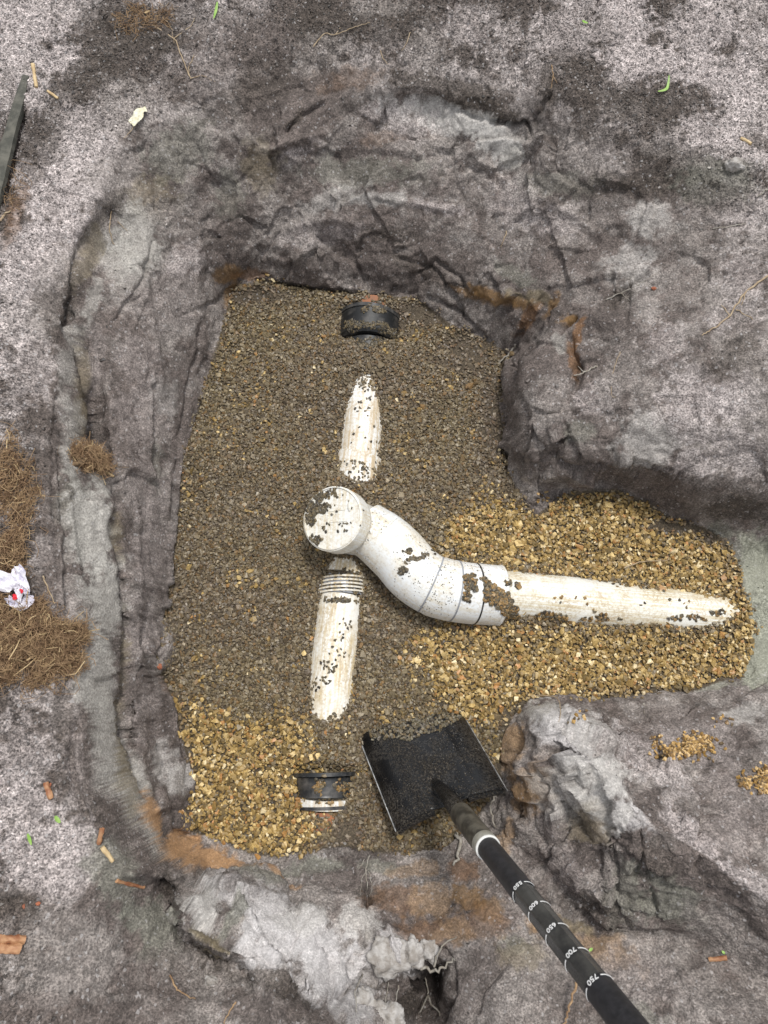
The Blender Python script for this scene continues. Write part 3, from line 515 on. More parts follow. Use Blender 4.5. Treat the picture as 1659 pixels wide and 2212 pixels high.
# ------------------------------------------------------------------ gravel stones
import bmesh
def stone_variant(flat):
    bm = bmesh.new()
    for _ in range(11):
        v = Vector((random.gauss(0, 1), random.gauss(0, 1), random.gauss(0, 1))).normalized()
        bm.verts.new((v.x*random.uniform(.75, 1.05), v.y*random.uniform(.6, .85), v.z*flat))
    r = bmesh.ops.convex_hull(bm, input=bm.verts[:])
    bmesh.ops.delete(bm, geom=[e for e in set(r['geom_interior']+r['geom_unused']) if isinstance(e, bmesh.types.BMVert)], context='VERTS')
    bmesh.ops.triangulate(bm, faces=bm.faces[:]); bm.verts.index_update()
    V = np.array([v.co[:] for v in bm.verts]); F_ = np.array([[v.index for v in f.verts] for f in bm.faces]); bm.free()
    return V, F_
VAR = [stone_variant(random.choice([.3, .42, .55])) for _ in range(16)]
def stones(name, pos, size, cols, mat, tilt=.5, nrm=None):
    n = len(pos); Vs = []; Fs = []; Cs = []; off = 0
    var = rng.integers(0, len(VAR), n)
    az = rng.uniform(0, 2*math.pi, n); tl = rng.normal(0, tilt, n); ta = rng.uniform(0, 2*math.pi, n)
    for k in range(len(VAR)):
        ii = np.nonzero(var == k)[0]
        if not len(ii): continue
        V, F_ = VAR[k]; m = len(V)
        ca, sa = np.cos(az[ii]), np.sin(az[ii])
        q = V[None]*size[ii, None, None]
        q = np.stack([q[..., 0]*ca[:, None]-q[..., 1]*sa[:, None], q[..., 0]*sa[:, None]+q[..., 1]*ca[:, None], q[..., 2]], -1)
        ax = np.stack([np.cos(ta[ii]), np.sin(ta[ii]), 0*ii], -1); c = np.cos(tl[ii])[:, None, None]; s = np.sin(tl[ii])[:, None, None]
        A = ax[:, None, :]
        q = q*c+np.cross(np.broadcast_to(A, q.shape), q)*s+A*(q*A).sum(-1, keepdims=True)*(1-c)
        if nrm is not None:
            N_ = nrm[ii]; zc = np.clip(N_[:, 2], -.99, .9999)
            ax2 = np.stack([-N_[:, 1], N_[:, 0], 0*zc], -1); ln = np.linalg.norm(ax2, axis=1, keepdims=True)+1e-9; ax2 = (ax2/ln)[:, None, :]
            c2 = zc[:, None, None]; s2 = np.sqrt(1-c2**2)
            q = q*c2+np.cross(np.broadcast_to(ax2, q.shape), q)*s2+ax2*(q*ax2).sum(-1, keepdims=True)*(1-c2)
        q = q+pos[ii][:, None, :]
        Vs.append(q.reshape(-1, 3)); Fs.append((F_[None]+(off+np.arange(len(ii))*m)[:, None, None]).reshape(-1, 3))
        Cs.append(np.repeat(cols[ii], m, 0)); off += m*len(ii)
    return mesh_np(name, np.concatenate(Vs), np.concatenate(Fs), mat, smooth=False, cols=np.concatenate(Cs))
gmat, nt, bs = newmat('gravel_stone')
at = node(nt, 'ShaderNodeAttribute', attribute_name='Col'); tc = node(nt, 'ShaderNodeTexCoord')
nn = noise(nt, tc.outputs['Object'], 420, 3, .6); f = mrange(nt, nn.outputs['Fac'], .3, .7, .7, 1.3)
sc_ = node(nt, 'ShaderNodeVectorMath', operation='SCALE'); nt.links.new(at.outputs['Color'], sc_.inputs[0]); nt.links.new(f, sc_.inputs['Scale'])
nt.links.new(sc_.outputs[0], bs.inputs['Base Color']); bs.inputs['Roughness'].default_value = .42; bs.inputs['Specular IOR Level'].default_value = .5
bp = node(nt, 'ShaderNodeBump'); bp.inputs['Distance'].default_value = .001; bp.inputs['Strength'].default_value = .5
nt.links.new(nn.outputs['Fac'], bp.inputs['Height']); nt.links.new(bp.outputs[0], bs.inputs['Normal'])
def ground_at(x_, y_):
    fx = np.interp(x_, xs, np.arange(NX)); fy = np.interp(y_, ys, np.arange(NY))
    i = np.clip(np.round(fx).astype(int), 0, NX-1); j = np.clip(np.round(fy).astype(int), 0, NY-1)
    return z2.reshape(NY, NX, 3)[j, i, 2]
YEL = [[(1000,1110),(1050,1060),(1140,1110),(1190,1070),(1260,1060),(1330,1055),(1420,1090),(1440,1130),(1560,1170),(1640,1240),(1670,1390),(1630,1460),(1520,1500),(1420,1500),
        (1300,1520),(1140,1530),(1060,1570),(980,1560),(950,1500),(900,1440),(905,1380),(970,1350),(1090,1360),(1600,1370),(1560,1300),(1300,1255),(1100,1225),(1000,1200),(940,1170)],
       [(360,1500),(440,1530),(520,1560),(620,1545),(670,1590),(690,1680),(650,1720),(690,1780),(680,1850),(560,1860),(370,1800),(360,1700)]]
def yellowness(qx, qy):
    w = np.zeros(len(qx))
    for dx, dy in ((0, 0), (28, 0), (-28, 0), (0, 28), (0, -28), (16, 16), (-16, 16), (16, -16), (-16, -16)):
        for pl in YEL: w += inpoly(qx+dx, qy+dy, pl)/9
    return np.clip(w, 0, 1)
def pal(lst, n):
    i = rng.choice(len(lst), n, p=np.array([b for a, b in lst])/sum(b for a, b in lst)); return np.array([lin(a) for a, b in lst])[i]
def bed(sp, lift, seed, big=False):
    r_ = np.random.default_rng(seed)
    gx, gy = np.meshgrid(np.arange(-.62, 1.25, sp), np.arange(-.32, 1.25, sp)); gx = gx.ravel()+r_.uniform(-.6, .6, gx.size)*sp; gy = gy.ravel()+r_.uniform(-.6, .6, gy.size)*sp
    gz_ = ground_at(gx, gy); qx, qy = proj(gx, gy, gz_)
    pn = np.stack([gx, gy, 0*gx], 1); e = 15*fbm(pn, 34, 2, 9)+r_.normal(0, 3.5, len(gx)); e2 = 15*fbm(pn, 34, 2, 19)+r_.normal(0, 3.5, len(gx))
    k = inpoly(qx+e, qy+e2, TOE) & (gz_ < .06)
    gx, gy, gz_, qx, qy, pn = gx[k], gy[k], gz_[k], qx[k], qy[k], pn[k]
    yw = np.clip(yellowness(qx, qy)+.25*fbm(pn, 25, 2, 77), 0, 1)
    if big: k = r_.random(len(gx)) < yw
    else: k = r_.random(len(gx)) > yw*.75
    # silt covered places keep fewer stones
    silt = np.zeros(len(gx))
    for bx, by, rx, ry, a_ in ((560,640,70,22,1),(900,680,90,30,1),(1010,760,70,50,.9),(1060,880,30,110,.8),(1050,1000,40,50,.4),(1160,1090,30,24,1),(1450,1140,90,16,1),(1540,1160,50,20,.8),(750,1800,40,40,.9),(380,1640,30,60,1),(400,1550,20,40,.6),(1640,1330,20,120,.5),(1380,1495,90,18,.7),(1100,1560,30,30,.8),(1620,1200,40,50,.5),(870,850,60,30,.3),(720,1830,60,16,.9),(1600,1240,60,60,.25)):
        silt = np.maximum(silt, a_*sstep(1.3-np.hypot((qx-bx)/rx, (qy-by)/ry)+.5*fbm(pn, 40, 2, 99)))
    k &= r_.random(len(gx)) > silt*.93
    gx, gy, gz_, yw, silt, qx, qy, pn = gx[k], gy[k], gz_[k], yw[k], silt[k], qx[k], qy[k], pn[k]
    n = len(gx)
    dark = pal([((112,104,84),3),((98,90,74),3),((122,112,88),2.4),((88,80,68),1.6),((132,124,102),1.4),((110,94,66),1.2),((152,146,128),.4),((126,102,66),.6),((106,86,58),.5),((172,164,142),.06)], n)
    yel = pal([((160,134,82),3),((140,114,66),3),((116,98,62),2.2),((184,156,98),2.2),((212,186,130),1.2),((228,210,168),.7),((164,120,68),.6),((102,88,62),1.6),((186,136,86),.2)], n)
    ym = yw[:, None] if not big else np.clip(yw*1.3, .45, 1)[:, None]
    sel = (r_.random(n)[:, None] < ym)
    c = np.where(sel, yel, dark)
    tone = np.clip(fbm(pn, 7, 2, 61)+.2, -.5, .8)                     # brown and purple-grey drift
    c = c*np.where(sel, 1, (np.array([1.0, .97, .98])+tone[:, None]*np.array([.05, .05, -.06])))
    c = c*(1-.4*silt[:, None])+lin((112,100,100))*.4*silt[:, None]
    c = c*.86+.14*c.mean(0); c *= r_.uniform(.80, 1.1, (n, 1))*np.where(sel, 1, np.array([.97, .925, .88]))
    size = r_.lognormal(0, .3, n)*(.0053 if big else .0044)
    return np.stack([gx, gy, gz_+lift+r_.uniform(-.0012, .0016, n)], 1), size, c
p_, s_, c_ = zip(bed(.0054, .0005, 1), bed(.0053, .0027, 2), bed(.0078, .0035, 3, True), bed(.0071, .0053, 4, True))
gravel = stones('gravel', np.concatenate(p_), np.concatenate(s_), np.concatenate(c_), gmat)
tag(gravel, 'bed of grey brown and yellow stone chippings on the pit floor', 'gravel', None, 'stuff')
print('stones', sum(len(a) for a in s_))
# ------------------------------------------------------------------ pipework
def pvc(name, stain=.5, streak=(40, 6), speck=.5, tint=(.83, .84, .83), cream=(.68, .60, .43)):
    m, nt, bs = newmat(name)
    uvn = node(nt, 'ShaderNodeTexCoord'); mp = node(nt, 'ShaderNodeMapping'); nt.links.new(uvn.outputs['UV'], mp.inputs[0])
    mp.inputs['Scale'].default_value = (streak[0]*.25, streak[1], 1)
    s1 = noise(nt, mp.outputs[0], 1, 5, .65)
    s2 = noise(nt, uvn.outputs['Object'], 16, 3, .6); s3 = noise(nt, uvn.outputs['Object'], 170, 4, .7)
    w1 = mul(nt, mrange(nt, s1.outputs['Fac'], .40, .58, 0, 1), mrange(nt, s2.outputs['Fac'], .34, .56, .2, 1))
    c = mixc(nt, mul(nt, w1, stain), tint, cream)
    w2 = mul(nt, mrange(nt, s3.outputs['Fac'], .47, .58, 0, .9), mrange(nt, s2.outputs['Fac'], .35, .6, .2, 1))
    c = mixc(nt, mul(nt, w2, stain), c, (.50, .41, .28))
    vo = node(nt, 'ShaderNodeTexVoronoi'); vo.inputs['Scale'].default_value = 210; nt.links.new(uvn.outputs['Object'], vo.inputs['Vector'])
    sp = node(nt, 'ShaderNodeSeparateColor'); nt.links.new(vo.outputs['Color'], sp.inputs[0])
    w3 = mul(nt, mrange(nt, sp.outputs[0], .97-.22*speck, .985-.22*speck, 0, 1), mrange(nt, vo.outputs['Distance'], .25, .4, 1, 0))
    w3 = mul(nt, w3, mrange(nt, s2.outputs['Fac'], .48, .56, .15, 1))
    c = mixc(nt, mul(nt, w3, min(1, speck*1.2)), c, (.09, .08, .065))
    nt.links.new(c, bs.inputs['Base Color']); bs.inputs['Roughness'].default_value = .38
    bp = node(nt, 'ShaderNodeBump'); bp.inputs['Distance'].default_value = .0012; bp.inputs['Strength'].default_value = .35
    nt.links.new(mul(nt, s1.outputs['Fac'], s3.outputs['Fac'], 'ADD'), bp.inputs['Height']); nt.links.new(bp.outputs[0], bs.inputs['Normal'])
    return m
def plain(name, c, rough=.5, var=.3, scale=60, metal=0, bump=.3, dist=.001, c2=None, lo=.4, hi_=.6):
    m, nt, bs = newmat(name); tc = node(nt, 'ShaderNodeTexCoord'); n = noise(nt, tc.outputs['Object'], scale, 4, .65)
    f = mrange(nt, n.outputs['Fac'], lo, hi_, 0, 1)
    nt.links.new(mixc(nt, f, c, c2 or tuple(v*(1+var) for v in c)), bs.inputs['Base Color'])
    bs.inputs['Roughness'].default_value = rough; bs.inputs['Metallic'].default_value = metal
    bp = node(nt, 'ShaderNodeBump'); bp.inputs['Distance'].default_value = dist; bp.inputs['Strength'].default_value = bump
    nt.links.new(n.outputs['Fac'], bp.inputs['Height']); nt.links.new(bp.outputs[0], bs.inputs['Normal']); return m
m_up = pvc('pvc_scuffed', .95, (16, 6), .1, (.82, .84, .83), (.56, .44, .28)); m_lo = pvc('pvc_dirty_cream', 1.0, (60, 7), .35, (.83, .83, .79), (.60, .49, .30))
m_br = pvc('pvc_streaked_cream', 1.0, (14, 16), .12, (.83, .84, .80), (.62, .54, .36)); m_bend = pvc('pvc_speckled', .6, (20, 4), 1.0, (.80, .83, .85)); m_cap = pvc('pvc_cap', .8, (25, 25), .25, (.80, .81, .79))
m_seam = plain('grey_seal', (.25, .26, .28), .6); m_rub = plain('black_rubber', (.012, .013, .014), .45, c2=(.07, .065, .06), scale=45, lo=.5, hi_=.75)
m_rub2 = plain('dusty_black_rubber', (.02, .022, .024), .4, c2=(.13, .12, .11), scale=30, lo=.45, hi_=.75)
m_clay = plain('orange_clayware', (.36, .14, .06), .7, c2=(.25, .12, .07), scale=50)
pipe = empty('drain_pipe', P(790, 1150, 0)); tag(pipe, 'white plastic drain run with capped access eye and side branch, half buried in gravel', 'drain pipe')
def seg_of(PP, a, b): return [Vector(p[:3]) for p in PP[a:b]]
def axp(i0, i1, n=6, A=AX):
    out = []
    pts = [P(*a[:3]) for a in A[i0:i1+1]]
    return spline(pts, n) if len(pts) > 2 else [pts[0].lerp(pts[1], k/n) for k in range(n+1)]
up = keep(tube('upper_pipe', axp(5, 10), .055, m_up, seg=48), pipe)
so_ = keep(tube('pipe_socket', [P(777,994,-.024), P(776,997,-.024), P(771,1040,-.024), P(763,1075,-.03)], [.058,.0605,.0605,.0605], m_up, seg=48), pipe)
lo = keep(tube('lower_pipe', axp(16, 24), .055, m_lo, seg=48), pipe)
ls = keep(tube('pipe_socket', [P(751,1200,-.035), P(745,1232,-.03), P(742,1250,-.028)], [.059,.0595,.0595], m_lo, seg=48), pipe)
for k in range(5):
    a = P(742-k*.6, 1254+k*7.5, -.0275); b = P(742-k*.6, 1257.5+k*7.5, -.0275)
    keep(tube('thread_ring', [a, b], .0610, m_lo, seg=48), pipe)
keep(tube('thread_core', [P(742,1250,-.0275), P(739,1290,-.0275)], .0575, m_seam, seg=32), pipe)
# flexible couplings
def ringz(name, p, q, r, mat, n=7, rib=.0015):
    A = Vector(p); B = Vector(q); pts = [A.lerp(B, k/(n*2)) for k in range(n*2+1)]
    rr = [r+(rib if k % 2 else 0) for k in range(n*2+1)]; rr[0] -= .006; rr[-1] -= .006
    return tube(name, pts, rr, mat, seg=40)
c1 = keep(ringz('flexible_coupling', P(801,688,-.026), P(796,748,-.026), .077, m_rub, 6), pipe)
keep(tube('clamp_band', [P(801,692,-.026), P(800,699,-.026)], .0802, m_rub2, seg=40), pipe)
keep(tube('coupling_sleeve', [P(796,748,-.026), P(794,776,-.029)], [.062,.058], m_rub, seg=40), pipe)
c2 = keep(ringz('flexible_coupling', P(703,1672,-.018), P(702,1722,-.020), .062, m_rub2, 5), pipe)
keep(tube('coupling_rim', [P(703,1668,-.020), P(703,1676,-.020)], .069, m_rub2, seg=40), pipe)
keep(tube('coupling_rim', [P(701,1739,-.022), P(701,1746,-.022)], .0625, m_rub2, seg=40), pipe)
keep(tube('pipe_collar', [P(702,1720,-.020), P(701,1741,-.022)], .0605, m_up, seg=40), pipe)
# branch, bend and riser
bend_c = [(790,1142,.045),(825,1166,.052),(862,1200,.055),(893,1236,.055),(930,1262,.052),(968,1274,.046),(1010,1281,.036),(1046,1284,.028),(1078,1287,.022)]
bp3 = spline([P(*a) for a in bend_c], 8); nb = len(bp3)
def rb(i):
    t = i/(nb-1)
    return .0655 if t > .52 else .0600+.004*sstep(t/.2)*1
bnd = keep(tube('bend', bp3, [rb(i) for i in range(nb)], m_bend, seg=64), pipe)
for t0 in (.515, .66, .80):
    i = int(t0*(nb-1)); a = bp3[i]; d = (bp3[i+1]-bp3[i]).normalized()
    keep(tube('seam_ring', [a-d*.0014, a+d*.0014], rb(i)+.0011, m_seam, bnd, seg=64), bnd) if False else None
    s = tube('seam_ring', [a-d*.0016, a+d*.0016], rb(i)+.0010, m_seam if t0 < .7 else m_rub, seg=64); s.parent = bnd
i = nb-1; d = (bp3[-1]-bp3[-2]).normalized()
lip = tube('socket_lip', [bp3[-1]-d*.006, bp3[-1]-d*.001, bp3[-1]+d*.003], [.0668,.0672,.063], m_bend, seg=64); lip.parent = bnd
brp = keep(tube('branch_pipe', [bp3[-1]-d*.03]+spline([P(1110,1288,.014)]+[P(*a[:3]) for a in BR[1:]], 6), .055, m_br, seg=48), pipe)
# raised fold near the junction
FACE = P(718, 1120, .135); BASE = P(780, 1146, .01); axd = (FACE-BASE).normalized()
ris = keep(tube('riser', [BASE-axd*.05, BASE, BASE.lerp(FACE, .55), BASE.lerp(FACE, .62)], [.060,.060,.060,.060], m_bend, seg=64), pipe)
cpt = [BASE.lerp(FACE, .60), BASE.lerp(FACE, .62), BASE.lerp(FACE, .70), BASE.lerp(FACE, .72), BASE.lerp(FACE, .96), FACE]
cap = keep(tube('access_cap', cpt, [.0630, .0655, .0655, .0690, .0695, .0690], m_cap, seg=72), pipe)
rim = tube('cap_rim', [FACE-axd*.001, FACE+axd*.0018, FACE+axd*.0026], [.0676,.0672,.0655], m_cap, seg=72, cap=False); rim.parent = cap
u, v = frame(axd)
# moulded handle bar and dimple on the cap, turned in the plane of its face
def face_pt(a, b, h=0):
    ex = Vector((1, 0, 0)); ex = (ex-axd*ex.dot(axd)).normalized(); ey = axd.cross(ex)
    return FACE+ex*a+ey*b+axd*h
slot = tube('moulded_grip', [face_pt(.040, .012+k*.005, .0004) for k in range(5)], [.002, .0042, .0045, .0042, .002], m_cap, seg=12); slot.parent = cap
for (a0_, b0, a1, b1) in ((-.01,-.008,.035,-.008),(-.01,.016,.03,.016),(-.01,-.008,-.01,.016)):
    s = tube('moulded_line', [face_pt(a0_, b0, .0002), face_pt(a1, b1, .0002)], .0011, m_cap, seg=8); s.parent = cap
# hub folds between riser and bend
for k, (a, b, c_) in enumerate(((( 812,1200,.07),(850,1160,.115),(880,1150,.10)),((806,1185,.075),(835,1140,.11),(855,1118,.095)))):
    s = tube('moulded_rib', spline([P(*a), P(*b), P(*c_)], 8), .0035, m_bend, seg=10); s.parent = bnd
clay1 = tag(tube('clay_pipe', [P(804,670,-.029), P(803,690,-.026)], .058, m_clay, seg=32), 'orange clay pipe end showing above the upper black coupling', 'clay pipe')
clay2 = tag(tube('clay_pipe', [P(701,1745,-.030), P(698,1806,-.036)], .057, m_clay, seg=32), 'orange clay pipe end below the lower black coupling', 'clay pipe')
bpy.context.view_layer.update()
# ------------------------------------------------------------------ chippings lying on the pipes
dg = bpy.context.evaluated_depsgraph_get()
PIPES = [o for o in SC.objects if o.type == 'MESH' and o.name.split('.')[0] in ('upper_pipe','pipe_socket','lower_pipe','flexible_coupling','bend','branch_pipe','riser','access_cap','coupling_sleeve','pipe_collar','clay_pipe','thread_core','coupling_rim')]
V_, F_ = [], []; off = 0
for o in PIPES:
    me = o.data
    V_ += [v.co.copy() for v in me.vertices]; F_ += [[i+off for i in p.vertices] for p in me.polygons]; off += len(me.vertices)
BVP = BVHTree.FromPolygons(V_, F_)
SC_PATCH = [  # cx, cy, rx, ry, angle, count, size
 (690,1085,28,30,0,120,.0042),(700,1075,38,18,-20,60,.004),(672,1110,14,26,0,50,.004),(684,1165,18,12,20,34,.004),(698,1140,10,14,0,16,.004),(740,1140,14,16,0,9,.0034),(740,1100,50,50,0,12,.003),
 (905,1205,52,9,-22,70,.004),(872,1232,14,10,-30,22,.004),(880,1190,12,8,20,10,.0036),
 (1030,1262,40,18,12,150,.005),(1060,1280,34,20,30,110,.0052),(1085,1300,26,22,0,130,.0056),(1100,1318,20,14,0,60,.0055),(1010,1245,24,8,0,22,.0042),(1010,1290,20,14,0,30,.0045),(1105,1262,18,10,20,30,.005),(1106,1322,26,18,0,130,.0055),(1150,1336,34,12,0,90,.0052),(1210,1340,30,9,0,50,.005),
 (785,1045,20,6,5,8,.0036),(775,1000,40,5,2,12,.0036),(775,1020,36,20,0,18,.0034),(785,870,30,30,0,10,.0036),(790,832,16,14,0,14,.0038),(785,940,34,60,0,8,.0034),(820,985,10,30,0,10,.004),
 (735,1240,40,14,0,40,.0040),(758,1250,22,24,0,50,.0040),(735,1296,42,7,4,40,.0038),(720,1268,30,12,0,26,.0036),(765,1262,16,26,0,60,.004),(770,1270,10,22,0,16,.004),
 (742,1350,20,26,0,9,.0036),(712,1440,22,14,20,12,.004),(735,1400,26,30,0,10,.0036),(700,1470,22,10,0,12,.0036),(715,1550,24,14,0,20,.0042),(680,1500,10,30,0,8,.004),
 (1240,1310,60,30,0,10,.004),(1180,1330,40,14,0,26,.0048),(1300,1335,60,10,0,30,.0046),(1400,1270,60,6,8,24,.0045),(1480,1335,80,7,0,24,.0045),(1560,1325,24,16,0,26,.0045),(1330,1262,60,6,12,20,.0045),(1450,1310,80,20,0,6,.004),
 (735,1695,16,14,0,14,.0045),(690,1690,12,26,0,18,.005),(748,1710,12,20,0,20,.004),(705,1730,26,8,0,12,.004),(690,1775,22,26,0,30,.0045),(760,705,14,16,0,14,.004),(830,720,30,24,0,90,.0034),(800,735,40,10,0,40,.0036),(770,765,20,10,0,24,.0038),(752,700,20,12,0,40,.0034),(800,700,50,10,0,90,.0034),(850,730,20,26,0,110,.0036),(790,745,60,8,0,100,.0036),(812,666,24,16,0,160,.004),(790,668,18,10,0,50,.0034)]
pos, siz, nr, cl = [], [], [], []
for bx, by, rx, ry, ang, n, s0 in SC_PATCH:
    for _ in range(int(n*(2.2 if n > 15 else 1.3))):
        s = s0*1.22; r = math.sqrt(random.random())*random.uniform(.7, 1.15); a = random.uniform(0, 6.283); A = math.radians(ang)
        dx, dy = rx*r*math.cos(a), ry*r*math.sin(a)
        d = ray(bx+dx*math.cos(A)-dy*math.sin(A), by+dx*math.sin(A)+dy*math.cos(A)).normalized()
        h = BVP.ray_cast(CAM, d); g_ = BV.ray_cast(CAM, d)
        if h[0] is None or (g_[0] and g_[3] < h[3]) or h[1].z < .25: continue
        if n > 15 and vnoise(np.array([h[0][:]]), 70, 12)[0]+.6*vnoise(np.array([h[0][:]]), 160, 13)[0] < (r-.62)*1.3-.1: continue
        N_ = h[1] if h[1].z > 0 else -h[1]
        pos.append(h[0]+N_*s*.25); nr.append(N_); siz.append(s*random.uniform(.7, 1.2)); 
        warm = bx > 980 or by > 1560
        cl.append(lin(random.choice([(76,70,58),(90,82,66),(64,58,50),(100,90,70),(110,96,70)]+([(140,112,70),(120,94,56),(150,122,80)] if warm else []))))
# fine black grit on the bend
for _ in range(420):
    qx_ = random.uniform(850, 1060); qy_ = random.uniform(1190, 1345); d = ray(qx_, qy_).normalized(); h = BVP.ray_cast(CAM, d)
    if h[0] is None or h[1].z < .3: continue
    if vnoise(np.array([[qx_, qy_, 0.]]), .03, 5)[0] < -.1: continue
    pos.append(h[0]); nr.append(h[1]); siz.append(random.uniform(.0011, .0022)); cl.append(lin((70,64,54)))
chips = stones('loose_chippings', np.array(pos), np.array(siz), np.array(cl), gmat, .25, np.array(nr))
tag(chips, 'loose dark chippings scattered on top of the white pipes and cap', 'chippings', None, 'stuff')
# ------------------------------------------------------------------ shovel
SHA = PD(1133, 1931, .99); SHB = PD(1304, 2147, .79); sdir = (SHB-SHA).normalized()
TIP = P(888, 1572, -.006); SHO = P(972, 1745, .117)
m_steel, nt, bs = newmat('black_gritty_steel'); tc = node(nt, 'ShaderNodeTexCoord'); nA = noise(nt, tc.outputs['Object'], 9, 3, .6); nB = noise(nt, tc.outputs['Object'], 260, 4, .7); nC = noise(nt, tc.outputs['Object'], 600, 2, .6)
bs.inputs['Specular IOR Level'].default_value = .38
gm_ = mul(nt, mrange(nt, nB.outputs['Fac'], .46, .60, 0, 1), mrange(nt, nA.outputs['Fac'], .42, .56, .02, .9))
c_ = mixc(nt, mrange(nt, nC.outputs['Fac'], .4, .62, 0, 1), (.025, .021, .018), (.13, .11, .085))
nt.links.new(mixc(nt, gm_, (.005, .0055, .0065), c_), bs.inputs['Base Color']); nt.links.new(mrange(nt, gm_, 0, 1, .26, .75), bs.inputs['Roughness'])
bp = node(nt, 'ShaderNodeBump'); bp.inputs['Distance'].default_value = .002; bp.inputs['Strength'].default_value = .8; nt.links.new(gm_, bp.inputs['Height']); nt.links.new(bp.outputs[0], bs.inputs['Normal'])
m_edge = plain('worn_bare_steel', (.55, .55, .54), .4, c2=(.2, .2, .2), scale=80, metal=.6)
m_dust = plain('dusty_socket', (.022, .020, .016), .5, c2=(.09, .082, .065), scale=40, bump=.5)
m_fer = plain('grey_ferrule', (.34, .33, .29), .5, c2=(.25, .24, .2), scale=50); m_ferw = plain('pale_ferrule_rim', (.55, .55, .53), .45)
m_grip = plain('matt_black_grip', (.008, .009, .012), .5, c2=(.02, .02, .024), scale=120); m_gloss = plain('grey_fluted_shaft', (.022, .023, .024), .27, c2=(.05, .05, .048), scale=30)
m_mark = plain('white_marking', (.7, .7, .7), .5, var=.05)
shovel = empty('shovel', TIP); tag(shovel, 'square-mouth shovel with black blade and marked black shaft leaning in the pit', 'shovel')
yv = (SHO-TIP).normalized(); xv = Vector((1, .30, .02)); xv = (P(1095,1703,.128)-P(855,1792,.106)); xv = (xv-yv*xv.dot(yv)).normalized(); zv = xv.cross(yv)
Lb = (SHO-TIP).length; Wb = .112
QC = [P(775,1590,.016), P(1004,1545,.016), P(855,1792,.104), P(1096,1703,.130)]
zv = ((QC[1]-QC[0]).cross(QC[2]-QC[0])).normalized()
def bl(u_, v_, off=0):
    a = (u_+1)/2; c = .012*abs(u_)**2+.026*abs(u_)**6-.024 - .004*math.exp(-((abs(u_)-.42)/.10)**2)*math.exp(-((v_-.62)/.45)**4)
    c += .010*math.exp(-(u_/.2)**2)*sstep((v_-.5)/.5)
    v2 = v_+.03*(1-u_*u_)*(1-v_); c -= .012*(1-u_*u_)*(1-v_)**2
    q = (QC[0].lerp(QC[1], a)).lerp(QC[2].lerp(QC[3], a), v2)
    return q+zv*(c-.002+off)
def bl_old(u_, v_, off=0):
    w = Wb*(1.0-.02*v_)
    c = .020*abs(u_)**2.2*(1-.15*v_) - .004*math.exp(-((abs(u_)-.42)/.10)**2)*math.exp(-((v_-.62)/.45)**4)
    c += .010*math.exp(-(u_/.2)**2)*sstep((v_-.5)/.5)
    vv = v_*Lb*(1.02+.00*u_) + (-.012*(1-u_*u_) if v_ < .02 else 0)*(1-v_)
    return TIP+xv*(u_*w)+yv*vv+zv*(c-.006+off)
V = []; F2 = []; nu, nv = 48, 36; TH = .0022
for lay in (0, 1):
    for j in range(nv+1):
        for i in range(nu+1): V.append(bl(-1+2*i/nu, j/nv, -TH*lay))
o_ = (nu+1)*(nv+1)
for j in range(nv):
    for i in range(nu):
        a = j*(nu+1)+i; F2.append((a, a+1, a+nu+2, a+nu+1)); F2.append((o_+a, o_+a+nu+1, o_+a+nu+2, o_+a+1))
for i in range(nu):
    F2.append((i, o_+i, o_+i+1, i+1)); a = nv*(nu+1)+i; F2.append((a, a+1, o_+a+1, o_+a))
for j in range(nv):
    a = j*(nu+1); F2.append((a, a+nu+1, o_+a+nu+1, o_+a)); a += nu; F2.append((a, o_+a, o_+a+nu+1, a+nu+1))
blade = mesh_np('blade', V, F2, m_steel); keep(blade, shovel)
for s in (-1, 1):
    e = tube('worn_edge', [bl(s*1.0, t, -.001) for t in np.linspace(.02, 1, 14)], .0018, m_edge, seg=8); e.parent = blade
    pts = []   # rolled foot tread: a curled strip at the shoulder
    V = []; F2 = []; n1_, n2_ = 16, 10
    for i in range(n1_+1):
        u_ = s*(.30+.66*i/n1_); bowv = .02*math.sin(math.pi*i/n1_)
        for j in range(n2_+1):
            a = math.pi*1.15*j/n2_; r = .013
            base = bl(u_, .955, .001)+zv*(.006*math.sin(math.pi*i/n1_))
            V.append(base+yv*(r*math.sin(a)*1.0)+zv*(r*(1-math.cos(a)))-yv*(.004*0+bowv*.2*(j/n2_)))
    for i in range(n1_):
        for j in range(n2_):
            a = i*(n2_+1)+j; F2.append((a, a+1, a+n2_+2, a+n2_+1))
    tr = mesh_np('foot_tread', V, F2, m_steel); keep(tr, shovel)
    sm = tr.modifiers.new('t', 'SOLIDIFY'); sm.thickness = .002
    e = tube('worn_edge', [V[i*(n2_+1)+n2_] for i in range(n1_+1)], .0012, m_edge, seg=8); e.parent = tr
bpy.context.view_layer.update()
BVB = BVHTree.FromPolygons([v.co.copy() for v in blade.data.vertices], [list(p.vertices) for p in blade.data.polygons])
pos, siz, nr, cl = [], [], [], []
for _ in range(5200):
    a = random.random(); b = random.random(); q = QC[0].lerp(QC[1], a).lerp(QC[2].lerp(QC[3], a), b); d = (q-CAM).normalized(); h = BVB.ray_cast(CAM, d)
    if h[0] is None: continue
    w_ = vnoise(np.array([h[0][:]]), 16, 91)[0]+.6*vnoise(np.array([h[0][:]]), 50, 92)[0]+1.0*(a-.35)*(1-b)
    if w_ < random.uniform(-.25, .7): continue
    N_ = h[1] if h[1].z > 0 else -h[1]; pos.append(h[0]+N_*.0003); nr.append(N_); siz.append(random.uniform(.0008, .0021)); cl.append(lin(random.choice([(38,34,30),(30,27,25),(56,50,42),(24,23,22),(74,66,54),(46,42,38)])))
